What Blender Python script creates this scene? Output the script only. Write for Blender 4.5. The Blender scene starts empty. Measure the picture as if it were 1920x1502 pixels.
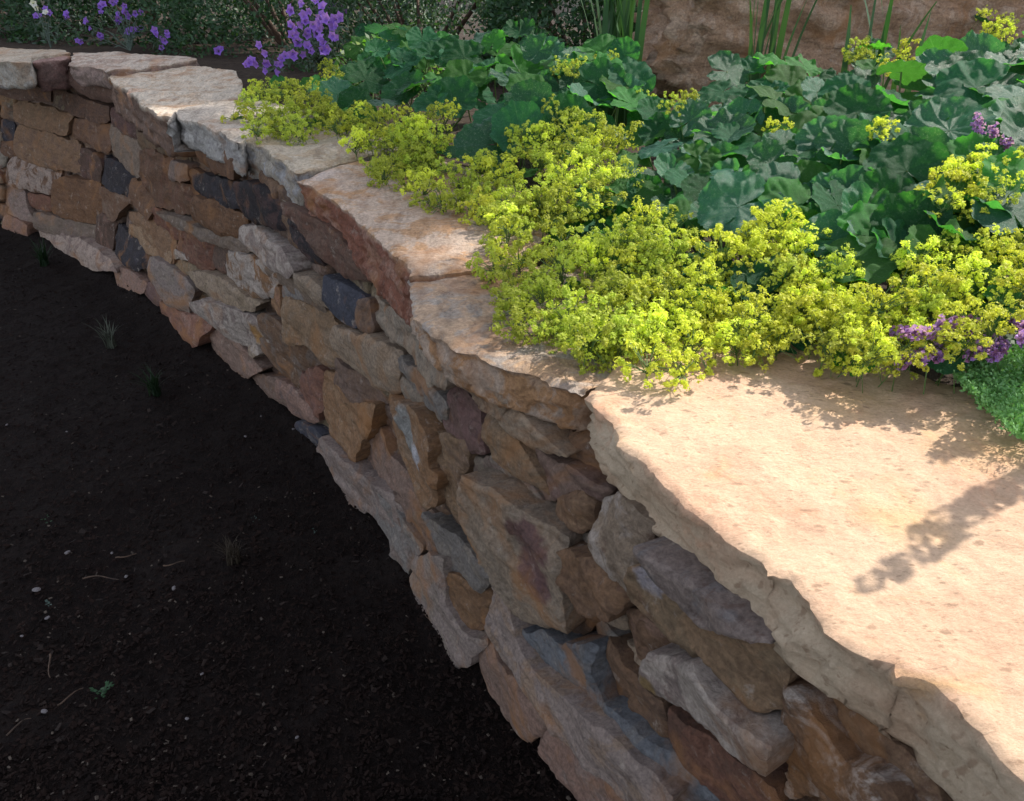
import bpy, bmesh, math, random
import numpy as np
from mathutils import Vector, Matrix, noise
from mathutils.geometry import delaunay_2d_cdt
R = math.radians
random.seed(7); np.random.seed(7)
S = bpy.context.scene
C = S.collection
# ------------------------------------------------------------------ camera, sky, sun
F_PX, CX, CY, PITCH, CAMZ = 1500.0, 960.0, 751.0, R(30.3), 1.44
cam_d = bpy.data.cameras.new('camera'); cam = bpy.data.objects.new('camera', cam_d); C.objects.link(cam)
cam_d.sensor_width = 36; cam_d.lens = 36 * F_PX / 1920.0; cam_d.clip_start = .02; cam_d.clip_end = 500
cam.location = (0, 0, CAMZ); cam.rotation_euler = (math.pi / 2 - PITCH, 0, 0)
S.camera = cam
EL, AZ = R(42), R(56)
w = bpy.data.worlds.new('World'); S.world = w; w.use_nodes = True
nt = w.node_tree; bg = nt.nodes['Background']; sky = nt.nodes.new('ShaderNodeTexSky')
sky.sky_type = 'NISHITA'; sky.sun_disc = False; sky.sun_elevation = EL; sky.sun_rotation = AZ
hs = nt.nodes.new('ShaderNodeHueSaturation'); hs.inputs['Saturation'].default_value = .38; nt.links.new(sky.outputs[0], hs.inputs['Color']); nt.links.new(hs.outputs[0], bg.inputs[0]); bg.inputs[1].default_value = .15
sd = bpy.data.lights.new('sun', 'SUN'); sd.energy = 4.2; sd.angle = R(.7); sd.color = (1, .93, .82)
sun = bpy.data.objects.new('sun', sd); C.objects.link(sun)
SUN = Vector((math.cos(EL) * math.sin(AZ), math.cos(EL) * math.cos(AZ), math.sin(EL)))
sun.rotation_euler = SUN.to_track_quat('Z', 'Y').to_euler(); sun.location = SUN * 20
S.view_settings.view_transform = 'Standard'; S.view_settings.look = 'None'
S.view_settings.exposure = 1.0; S.view_settings.gamma = 1
# ------------------------------------------------------------------ helpers
def ray(px, py):
    x = (px - CX) / F_PX; y = (CY - py) / F_PX
    return np.array((x, math.cos(PITCH) + y * math.sin(PITCH), -math.sin(PITCH) + y * math.cos(PITCH)))
O = np.array((0, 0, CAMZ))
def atz(px, py, z):
    r = ray(px, py); t = (z - CAMZ) / r[2]; return O + r * t
def tag(o, label=None, cat=None, group=None, kind=None):
    if label: o['label'] = label
    if cat: o['category'] = cat
    if group: o['group'] = group
    if kind: o['kind'] = kind
    return o
def thing(name, loc, label, cat, group=None):
    o = bpy.data.objects.new(name, None); C.objects.link(o); o.location = loc
    o.empty_display_size = .05
    return tag(o, label, cat, group)
def mesh(name, V, Fs, mat, smooth=True):
    me = bpy.data.meshes.new(name); me.from_pydata([tuple(v) for v in V], [], [tuple(f) for f in Fs]); me.update()
    if smooth: me.polygons.foreach_set('use_smooth', [True] * len(me.polygons))
    me.materials.append(mat); return me
def link(name, me, parent=None, M=None):
    o = bpy.data.objects.new(name, me); C.objects.link(o)
    if parent is not None:
        o.parent = parent
        W = M if M is not None else Matrix.Identity(4)
        o.matrix_local = Matrix.Translation(parent.location).inverted() @ W
    elif M is not None: o.matrix_world = M
    return o
def fn(p, s, octv=4): return noise.fractal(Vector(p) * s, 1.0, 2.0, octv)
def inpoly(x, y, P):
    c = False; n = len(P); j = n - 1
    for i in range(n):
        if (P[i][1] > y) != (P[j][1] > y) and x < (P[j][0] - P[i][0]) * (y - P[i][1]) / (P[j][1] - P[i][1]) + P[i][0]: c = not c
        j = i
    return c
# ------------------------------------------------------------------ materials
class NB:
    def __init__(s, name):
        s.m = bpy.data.materials.new(name); s.m.use_nodes = True; s.t = s.m.node_tree
        s.b = s.t.nodes['Principled BSDF']; s.out = s.t.nodes['Material Output']
    def n(s, typ, **k):
        x = s.t.nodes.new('ShaderNode' + typ)
        for a, v in k.items():
            if a in ('scale',): x.inputs['Scale'].default_value = v
            elif a == 'detail': x.inputs['Detail'].default_value = v
            elif a == 'rough': x.inputs['Roughness'].default_value = v
            elif a == 'dist': x.inputs['Distortion'].default_value = v
            else: setattr(x, a, v)
        return x
    def l(s, a, b): s.t.links.new(a, b)
    def mix(s, fac, a, b, mode='MIX'):
        x = s.t.nodes.new('ShaderNodeMix'); x.data_type = 'RGBA'; x.blend_type = mode
        for i, v in ((0, fac), (6, a), (7, b)):
            if hasattr(v, 'is_output'): s.l(v, x.inputs[i])
            else: x.inputs[i].default_value = v if i == 0 else tuple(v) + (1,) if len(v) == 3 else v
        return x.outputs[2]
    def ramp(s, src, lo, hi, a=0., b=1.):
        x = s.t.nodes.new('ShaderNodeMapRange'); s.l(src, x.inputs[0]); x.inputs[1].default_value = lo
        x.inputs[2].default_value = hi; x.inputs[3].default_value = a; x.inputs[4].default_value = b; return x.outputs[0]
    def math(s, op, a, b=None):
        x = s.t.nodes.new('ShaderNodeMath'); x.operation = op
        for i, v in enumerate((a, b)):
            if v is None: continue
            if hasattr(v, 'is_output'): s.l(v, x.inputs[i])
            else: x.inputs[i].default_value = v
        return x.outputs[0]
    def coord(s, scale=(1, 1, 1), rot=(0, 0, 0), out='Object'):
        tc = s.n('TexCoord'); mp = s.n('Mapping'); mp.inputs['Scale'].default_value = scale; mp.inputs['Rotation'].default_value = rot
        s.l(tc.outputs[out], mp.inputs[0]); return mp.outputs[0]
    def noise(s, vec, sc, det=6, ro=.6, di=0.):
        x = s.n('TexNoise', scale=sc, detail=det, rough=ro, dist=di); s.l(vec, x.inputs['Vector']); return x.outputs[0]
    def bump(s, h, st, dist, prev=None):
        x = s.n('Bump'); x.inputs['Strength'].default_value = st; x.inputs['Distance'].default_value = dist; s.l(h, x.inputs['Height'])
        if prev is not None: s.l(prev, x.inputs['Normal'])
        return x.outputs[0]

def stone_material(name, cap=False):
    B = NB(name); v = B.coord(); 
    a1 = B.n('Attribute', attribute_name='c1'); a2 = B.n('Attribute', attribute_name='c2')
    n1 = B.noise(v, 12, 12, .68, .9)
    f = B.ramp(n1, .49, .565)
    col = B.mix(f, a1.outputs[0], a2.outputs[0])
    vs = B.coord((4, 4, 15), (.22, .15, 0)) if not cap else B.coord((9, 2.5, 9), (0, 0, R(-35)))
    n2 = B.noise(vs, 4.2, 8, .65, .5)
    col = B.mix(B.ramp(n2, .40, .66, 0, .5), col, (1.5, 1.42, 1.38), 'MULTIPLY')
    col = B.mix(B.ramp(n2, .48, .30, 0, .55), col, (.5, .42, .40), 'MULTIPLY')
    n3 = B.noise(v, 130, 5, .7)
    col = B.mix(B.ramp(n3, .3, .7, 0, 1), B.mix(1., col, (.62, .60, .6), 'MULTIPLY'), B.mix(1., col, (1.32, 1.32, 1.3), 'MULTIPLY'))
    n4 = B.noise(v, 4.5, 6, .6, 1.2)
    col = B.mix(B.ramp(n4, .54, .68, 0, .6), col, (.36, .165, .06))
    n5 = B.noise(v, 27, 9, .75, .3)
    col = B.mix(B.ramp(n5, .58, .68, 0, .6), col, (.46, .39, .34)); n8 = B.noise(v, 18, 8, .7, 1.5); col = B.mix(B.ramp(n8, .60, .66, 0, .5), col, (.12, .06, .045))
    B.l(col, B.b.inputs['Base Color'])
    B.b.inputs['Roughness'].default_value = .78; B.b.inputs['Specular IOR Level'].default_value = .3
    b1 = B.bump(n2, .45, .010); b2 = B.bump(B.noise(v, 34, 10, .76, .2), .95, .013, b1); b3 = B.bump(n3, .6, .004, b2)
    B.l(b3, B.b.inputs['Normal']); return B.m
M_STONE = stone_material('sandstone_wall')
M_CAP = stone_material('sandstone_cap', True)

def slab_material():
    B = NB('peach_sandstone'); v = B.coord(); vs = B.coord((1.0, 1.9, 1.5), (0, 0, R(52)))
    a1 = B.n('Attribute', attribute_name='c1'); a2 = B.n('Attribute', attribute_name='c2')
    n1 = B.noise(v, 5, 8, .6, .8)
    col = B.mix(B.ramp(n1, .48, .62), a1.outputs[0], a2.outputs[0])
    n4 = B.noise(v, 7.5, 6, .6, .6)
    col = B.mix(B.ramp(n4, .60, .74, 0, .6), col, (.62, .36, .14))
    n7 = B.noise(B.coord((1, 1, 1), (1, 0, 0)), 9, 7, .7, .9)
    col = B.mix(B.ramp(n7, .58, .70, 0, .5), col, (.60, .30, .18)); n9 = B.noise(vs, 55, 10, .82); col = B.mix(B.ramp(n9, .44, .32, 0, .8), col, (.33, .21, .14)); col = B.mix(B.ramp(n9, .56, .68, 0, .4), col, (.74, .62, .48))
    n3 = B.noise(v, 210, 4, .7)
    col = B.mix(B.ramp(n3, .3, .7, 0, 1), B.mix(1., col, (.84, .82, .8), 'MULTIPLY'), B.mix(1., col, (1.1, 1.1, 1.1), 'MULTIPLY'))
    vo = B.n('TexVoronoi', scale=26); B.l(B.coord((1.0, 2.1, 1), (0, 0, R(52))), vo.inputs['Vector'])
    n6 = B.noise(v, 14, 3, .5)
    wob = B.ramp(B.noise(v, 70, 6, .75), 0, 1, -.34, .34); pit = B.ramp(B.math('ADD', vo.outputs['Distance'], wob), .10, .20, 1, 0); pit = B.math('MULTIPLY', pit, B.ramp(n6, .45, .50))
    vo2 = B.n('TexVoronoi', scale=70); B.l(B.coord((1.0, 2.3, 1), (0, 0, R(40))), vo2.inputs['Vector'])
    pit2 = B.math('MULTIPLY', B.ramp(B.math('ADD', vo2.outputs['Distance'], wob), .14, .26, 1, 0), B.ramp(B.noise(v, 31, 4, .6), .50, .54)); pit = B.math('MAXIMUM', pit, pit2)
    col = B.mix(B.math('MULTIPLY', pit, .6), col, (.27, .17, .11))
    B.l(col, B.b.inputs['Base Color']); B.b.inputs['Roughness'].default_value = .85; B.b.inputs['Specular IOR Level'].default_value = .2
    n2 = B.noise(vs, 30, 10, .78, .25)
    b0 = B.bump(pit, -1, .012); b1 = B.bump(n2, .85, .008, b0); b2 = B.bump(B.noise(v, 140, 6, .75), .5, .003, b1)
    B.l(b2, B.b.inputs['Normal']); return B.m
M_SLAB = slab_material()

def plain(name, col, rough=.7, col2=None, sc=8, trans=0., spec=.3, bump=0., bsc=40, objvar=0., speck=None):
    B = NB(name); v = B.coord()
    c = col
    if col2 is not None:
        c = B.mix(B.ramp(B.noise(v, sc, 6, .6, .4), .35, .65), col, col2)
    if objvar:
        oi = B.n('ObjectInfo'); h = B.n('HueSaturation')
        B.l(B.ramp(oi.outputs['Random'], 0, 1, 1 - objvar, 1 + objvar), h.inputs['Value'])
        B.l(B.ramp(oi.outputs['Random'], 0, 1, .5 + objvar * .03, .5 - objvar * .03), h.inputs['Hue'])
        if hasattr(c, 'is_output'): B.l(c, h.inputs['Color'])
        else: h.inputs['Color'].default_value = tuple(c) + (1,)
        c = h.outputs[0]
    if speck:
        c = B.mix(B.ramp(B.noise(v, speck[0], 3, .6), speck[1], speck[1] + .05), c, speck[2])
    if hasattr(c, 'is_output'): B.l(c, B.b.inputs['Base Color'])
    else: B.b.inputs['Base Color'].default_value = tuple(c) + (1,)
    B.b.inputs['Roughness'].default_value = rough; B.b.inputs['Specular IOR Level'].default_value = spec
    if bump:
        B.l(B.bump(B.noise(v, bsc, 7, .65), bump, .01), B.b.inputs['Normal'])
    if trans:
        tr = B.n('BsdfTranslucent'); mx = B.n('MixShader'); mx.inputs[0].default_value = trans
        if hasattr(c, 'is_output'): B.l(B.mix(1., c, (1.7, 1.9, .6), 'MULTIPLY'), tr.inputs[0])
        else: tr.inputs[0].default_value = (min(1, col[0] * 1.7), min(1, col[1] * 1.9), col[2] * .6, 1)
        B.l(B.b.outputs[0], mx.inputs[1]); B.l(tr.outputs[0], mx.inputs[2]); B.l(mx.outputs[0], B.out.inputs[0])
    return B.m
# ------------------------------------------------------------------ the wall's plan
BP = [(-4.6, 5.05), (-3.6, 4.72), (-2.88, 4.36), (-2.29, 3.96), (-1.91, 3.62), (-1.56, 3.22), (-1.27, 2.90), (-.95, 2.58), (-.72, 2.28), (-.52, 1.99), (-.39, 1.79), (-.28, 1.60), (-.15, 1.37), (-.03, 1.19), (.055, 1.07), (.12, .94), (.25, .70), (.42, .40), (.56, .12), (.74, -.25), (1.0, -.8)]
TP = [(-4.45, 5.25), (-3.42, 4.92), (-2.68, 4.55), (-2.1, 4.12), (-1.75, 3.8), (-1.42, 3.33), (-1.18, 2.96), (-.92, 2.60), (-.72, 2.28), (-.51, 1.98), (-.375, 1.78), (-.265, 1.60), (-.17, 1.37), (-.09, 1.16), (.0, 1.03), (.09, .93), (.20, .71), (.37, .40), (.52, .12), (.70, -.25), (.97, -.8)]
def dens(P, k=6):
    P = np.array(P, float); out = []
    for i in range(len(P) - 1):
        p0 = P[max(i - 1, 0)]; p1 = P[i]; p2 = P[i + 1]; p3 = P[min(i + 2, len(P) - 1)]
        for j in range(k):
            t = j / k; out.append(.5 * ((2 * p1) + (-p0 + p2) * t + (2 * p0 - 5 * p1 + 4 * p2 - p3) * t * t + (-p0 + 3 * p1 - 3 * p2 + p3) * t ** 3))
    out.append(P[-1]); return np.array(out)
BD, TD = dens(BP), dens(TP)
MID = (BD + TD) / 2; TG = np.gradient(MID, axis=0); TG /= np.linalg.norm(TG, axis=1)[:, None]
NR = np.stack([TG[:, 1], -TG[:, 0]], 1)      # outward = towards the lower bed
ARC = np.concatenate([[0], np.cumsum(np.linalg.norm(np.diff(MID, axis=0), axis=1))])
ZT = .9
def hit(px, py, off=0.):
    """pixel ray against the wall's face moved outwards by off"""
    r = ray(px, py); best = None
    b = BD + NR * off; t_ = TD + NR * off
    Z0, Z1 = -.3, 1.2
    lo = b + (t_ - b) * (Z0 / ZT); hi = b + (t_ - b) * (Z1 / ZT)
    for i in range(len(b) - 1):
        q = [np.array((*lo[i], Z0)), np.array((*lo[i + 1], Z0)), np.array((*hi[i + 1], Z1)), np.array((*hi[i], Z1))]
        for tri in ((q[0], q[1], q[2]), (q[0], q[2], q[3])):
            e1 = tri[1] - tri[0]; e2 = tri[2] - tri[0]; h = np.cross(r, e2); a = e1 @ h
            if abs(a) < 1e-12: continue
            s = O - tri[0]; u = (s @ h) / a
            if u < -1e-6 or u > 1 + 1e-6: continue
            qq = np.cross(s, e1); v = (r @ qq) / a
            if v < -1e-6 or u + v > 1 + 1e-6: continue
            t = (e2 @ qq) / a
            if t > 0 and (best is None or t < best[0]): best = (t, i)
    return None if best is None else (O + r * best[0], best[1])
def sface(s, z, off=0.):
    x = np.array([np.interp(s, ARC, (BD + (TD - BD) * (z / ZT) + NR * off)[:, k]) for k in (0, 1)])
    return np.array((x[0], x[1], z))
# ------------------------------------------------------------------ stones
PAL = dict(tan=(.28, .19, .115), beige=(.31, .25, .19), brown=(.17, .10, .06), dbrown=(.085, .055, .045), red=(.19, .085, .06),
           orange=(.23, .13, .065), black=(.035, .033, .042), slate=(.055, .06, .085), white=(.44, .40, .37), lilac=(.27, .23, .22),
           grey=(.24, .215, .18), mauve=(.185, .13, .11), olive=(.19, .155, .10), pink=(.28, .18, .15), bluegrey=(.19, .19, .19), purple=(.14, .08, .085), ledge=(.15, .165, .19))
for _k in PAL: PAL[_k] = tuple(.78 * a + .22 * b for a, b in zip(PAL[_k], (.19, .135, .10))) if _k not in ('black', 'slate', 'ledge') else PAL[_k]
def resample(P, step):
    P = np.array(P, float); out = []
    for i in range(len(P)):
        a, b = P[i], P[(i + 1) % len(P)]; L = np.linalg.norm(b - a); k = max(1, int(round(L / step)))
        for j in range(k): out.append(a + (b - a) * j / k)
    return np.array(out)
def chaikin(P, n=1):
    P = np.array(P, float)
    for _ in range(n):
        Q = np.roll(P, -1, 0); P = np.stack([P * .9 + Q * .1, P * .1 + Q * .9], 1).reshape(-1, 2)
    return P
def edge_dist(pts, P):
    A = P; Bq = np.roll(P, -1, 0); d = np.full(len(pts), 1e9)
    for a, b in zip(A, Bq):
        ab = b - a; L = ab @ ab + 1e-12; t = np.clip(((pts - a) @ ab) / L, 0, 1)
        d = np.minimum(d, np.linalg.norm(pts - (a + t[:, None] * ab), axis=1))
    return d
def fill_mesh(P, step, seed):
    """CDT of polygon P with interior points; returns pts, tris, boundary order"""
    rnd = np.random.RandomState(seed)
    x0, y0 = P.min(0); x1, y1 = P.max(0); g = []
    ys = np.arange(y0, y1, step * .87)
    for j, y in enumerate(ys):
        for x in np.arange(x0 + (step / 2 if j % 2 else 0), x1, step):
            g.append((x + rnd.uniform(-.2, .2) * step, y + rnd.uniform(-.2, .2) * step))
    g = np.array(g).reshape(-1, 2)
    if len(g):
        c = np.zeros(len(g), bool); j = len(P) - 1
        for i in range(len(P)):
            if P[i][1] != P[j][1]:
                c ^= ((P[i][1] > g[:, 1]) != (P[j][1] > g[:, 1])) & (g[:, 0] < (P[j][0] - P[i][0]) * (g[:, 1] - P[i][1]) / (P[j][1] - P[i][1]) + P[i][0])
            j = i
        g = g[c]
    if len(g): g = g[edge_dist(g, P) > step * .5]
    allp = np.vstack([P, g]) if len(g) else P
    n = len(P); ed = [(i, (i + 1) % n) for i in range(n)]
    r = delaunay_2d_cdt([Vector(p) for p in allp], ed, [list(range(n))], 1, 1e-7)
    return np.array([tuple(v) for v in r[0]]), r[2], r[1]
def oriented_boundary(tris):
    e = {}
    for f in tris:
        for a, b in zip(f, list(f[1:]) + [f[0]]): e[(a, b)] = 1
    return [(a, b) for (a, b) in e if (b, a) not in e]
def sharp(me, bd):
    E_ = {tuple(sorted(e)) for e in bd}; at = me.attributes.new('sharp_edge', 'BOOLEAN', 'EDGE')
    for e in me.edges:
        if tuple(sorted(e.vertices)) in E_: at.data[e.index].value = True
def setcol(me, c1, c2, spots=None, V=None, soft=False):
    n = len(me.vertices)
    A = np.ones((n, 4)); Bc = np.ones((n, 4)); A[:, :3] = c1; Bc[:, :3] = c2
    if spots:
        for (c, rad, colr) in spots:
            for i in range(n):
                d = (Vector(V[i]) - Vector(c)).length
                if d > rad * 1.8: continue
                d += .55 * rad * fn(V[i], 22, 5) + .2 * rad * fn(V[i], 90, 3)
                k = max(0, min(1, (rad * 1.35 - d) / (rad * (.22 if not soft else 1.3)))) * (.9 if not soft else .5)
                if k > 0: A[i, :3] = A[i, :3] * (1 - k) + np.array(colr) * k; Bc[i, :3] = Bc[i, :3] * (1 - k) + np.array(colr) * .8 * k
    for nm, arr in (('c1', A), ('c2', Bc)):
        at = me.color_attributes.new(nm, 'FLOAT_COLOR', 'POINT'); at.data.foreach_set('color', arr.reshape(-1))
def build_stone(P3, nrm, off_depth, seed, step, c1, c2, rough=1., spots=None, mat=None):
    """P3: outline on the face (world), nrm: outward plan normal"""
    P3 = np.array(P3); c = P3.mean(0); n = np.array((nrm[0], nrm[1], 0.)); u = np.array((-nrm[1], nrm[0], 0.)); z = np.array((0, 0, 1.))
    d = P3 - c; UV = np.stack([d @ u, d @ z], 1); W = d @ n
    A = np.c_[UV, np.ones(len(UV))]; pf = np.linalg.lstsq(A, W, rcond=None)[0]
    sz = min(np.ptp(UV[:, 0]), np.ptp(UV[:, 1]))
    Q = chaikin(UV, 1) if sz > .03 else UV; Q = resample(Q, step * 1.1)
    jit = []
    cc = Q.mean(0)
    for i, q in enumerate(Q):
        v = (q[0] * 14 + seed * 3.1, q[1] * 14, seed * 1.7)
        k = np.array((fn(v, 1, 4), fn((v[1], v[0] + 9, v[2]), 1, 4)))
        k2 = np.array((fn(v, 4.5, 3), fn((v[1], v[0] + 9, v[2]), 4.5, 3)))
        jit.append(q + (k * min(.012, .05 * sz + .003) + k2 * .0035) * rough)
    Q = np.array(jit)
    # drop near-duplicate neighbours
    keep = [0]
    for i in range(1, len(Q)):
        if np.linalg.norm(Q[i] - Q[keep[-1]]) > step * .45: keep.append(i)
    Q = Q[keep]
    pts, tris, _ = fill_mesh(Q, step, seed)
    if not len(tris): return None
    ed = edge_dist(pts, Q); bev = min(.0075, sz * .12)
    rp = random.Random(seed * 13 + 1); PL = []; bed = rp.choice((0, .6, -.5, 1.2))
    for _ in range(4):
        an = rp.uniform(0, 6.28); r0 = rp.uniform(.22, .45); PL.append((math.cos(an), math.sin(an), r0, rp.uniform(.12, .55)))
    ex, ey = np.ptp(Q[:, 0]), np.ptp(Q[:, 1])
    tx, ty = random.Random(seed).uniform(-.10, .10), random.Random(seed + 5).uniform(-.10, .10)
    V = []
    for (a, b), e in zip(pts, ed):
        k = min(1, e / bev); h = -bev * .8 * (1 - math.sqrt(max(0, 1 - (1 - k) ** 2)))
        q = Vector((a * 11 + seed * 7.3, b * 15, seed * 2.3))
        nn = noise.fractal(q, 1, 2, 5)
        fac = noise.voronoi(q * .8)[0]; fc = (fac[1] - fac[0])
        if bed: h += rough * .0055 * (noise.cell(Vector((a * 5 + seed, (b + .25 * a * bed + .008 * fn((a * 8, b * 8, seed), 1, 3)) * 42, seed))) - .5) * min(1, e / .01)
        h += rough * (.009 * nn + .006 * min(fc, .5)) * min(1, sz / .08) + tx * a + ty * b
        for (pa, pb, r0, sl) in PL:
            d_ = (a / ex * pa + b / ey * pb) - r0
            if d_ > 0: h -= d_ * sl * min(ex, ey, .16) * rough
        h = max(-.035, min(.03, h))
        w_ = pf[0] * a + pf[1] * b + pf[2] + h
        V.append(c + u * a + z * b + n * w_)
    n0 = len(V); Fs = [list(t) for t in tris]
    # orientation test
    a, b, c3 = (V[i] for i in Fs[0]);
    if np.cross(b - a, c3 - a) @ n < 0: Fs = [f[::-1] for f in Fs]
    bd = oriented_boundary(Fs); bi = sorted({i for e in bd for i in e}); nrow = 3
    idx = {0: {i: i for i in bi}}
    ctr = pts.mean(0)
    for r_ in range(1, nrow + 1):
        idx[r_] = {}
        dep = off_depth * r_ / nrow
        for i in bi:
            a, b = pts[i]; q = (a * 25 + seed, b * 25, dep * 30 + seed)
            s = 1 - .03 * r_ + .03 * fn(q, 1, 3)
            a2 = ctr[0] + (a - ctr[0]) * s; b2 = ctr[1] + (b - ctr[1]) * s
            idx[r_][i] = len(V); V.append(c + u * a2 + z * b2 + n * (pf[0] * a + pf[1] * b + pf[2] - bev * .8 - dep))
        for (x, y) in bd:
            Fs.append([idx[r_ - 1][y], idx[r_ - 1][x], idx[r_][x], idx[r_][y]])
    me = mesh('stone', V, Fs, mat or M_STONE); sharp(me, bd); setcol(me, c1, c2, spots, V); return me

REG = dict(A=(0, 0, 3), D=(400, 500, 3), E=(700, 800, 3), F=(900, 1000, 2.992), G=(1280, 1000, 2.992), B=(180, 380, 4.17), W=(0, 0, 1))
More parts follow.
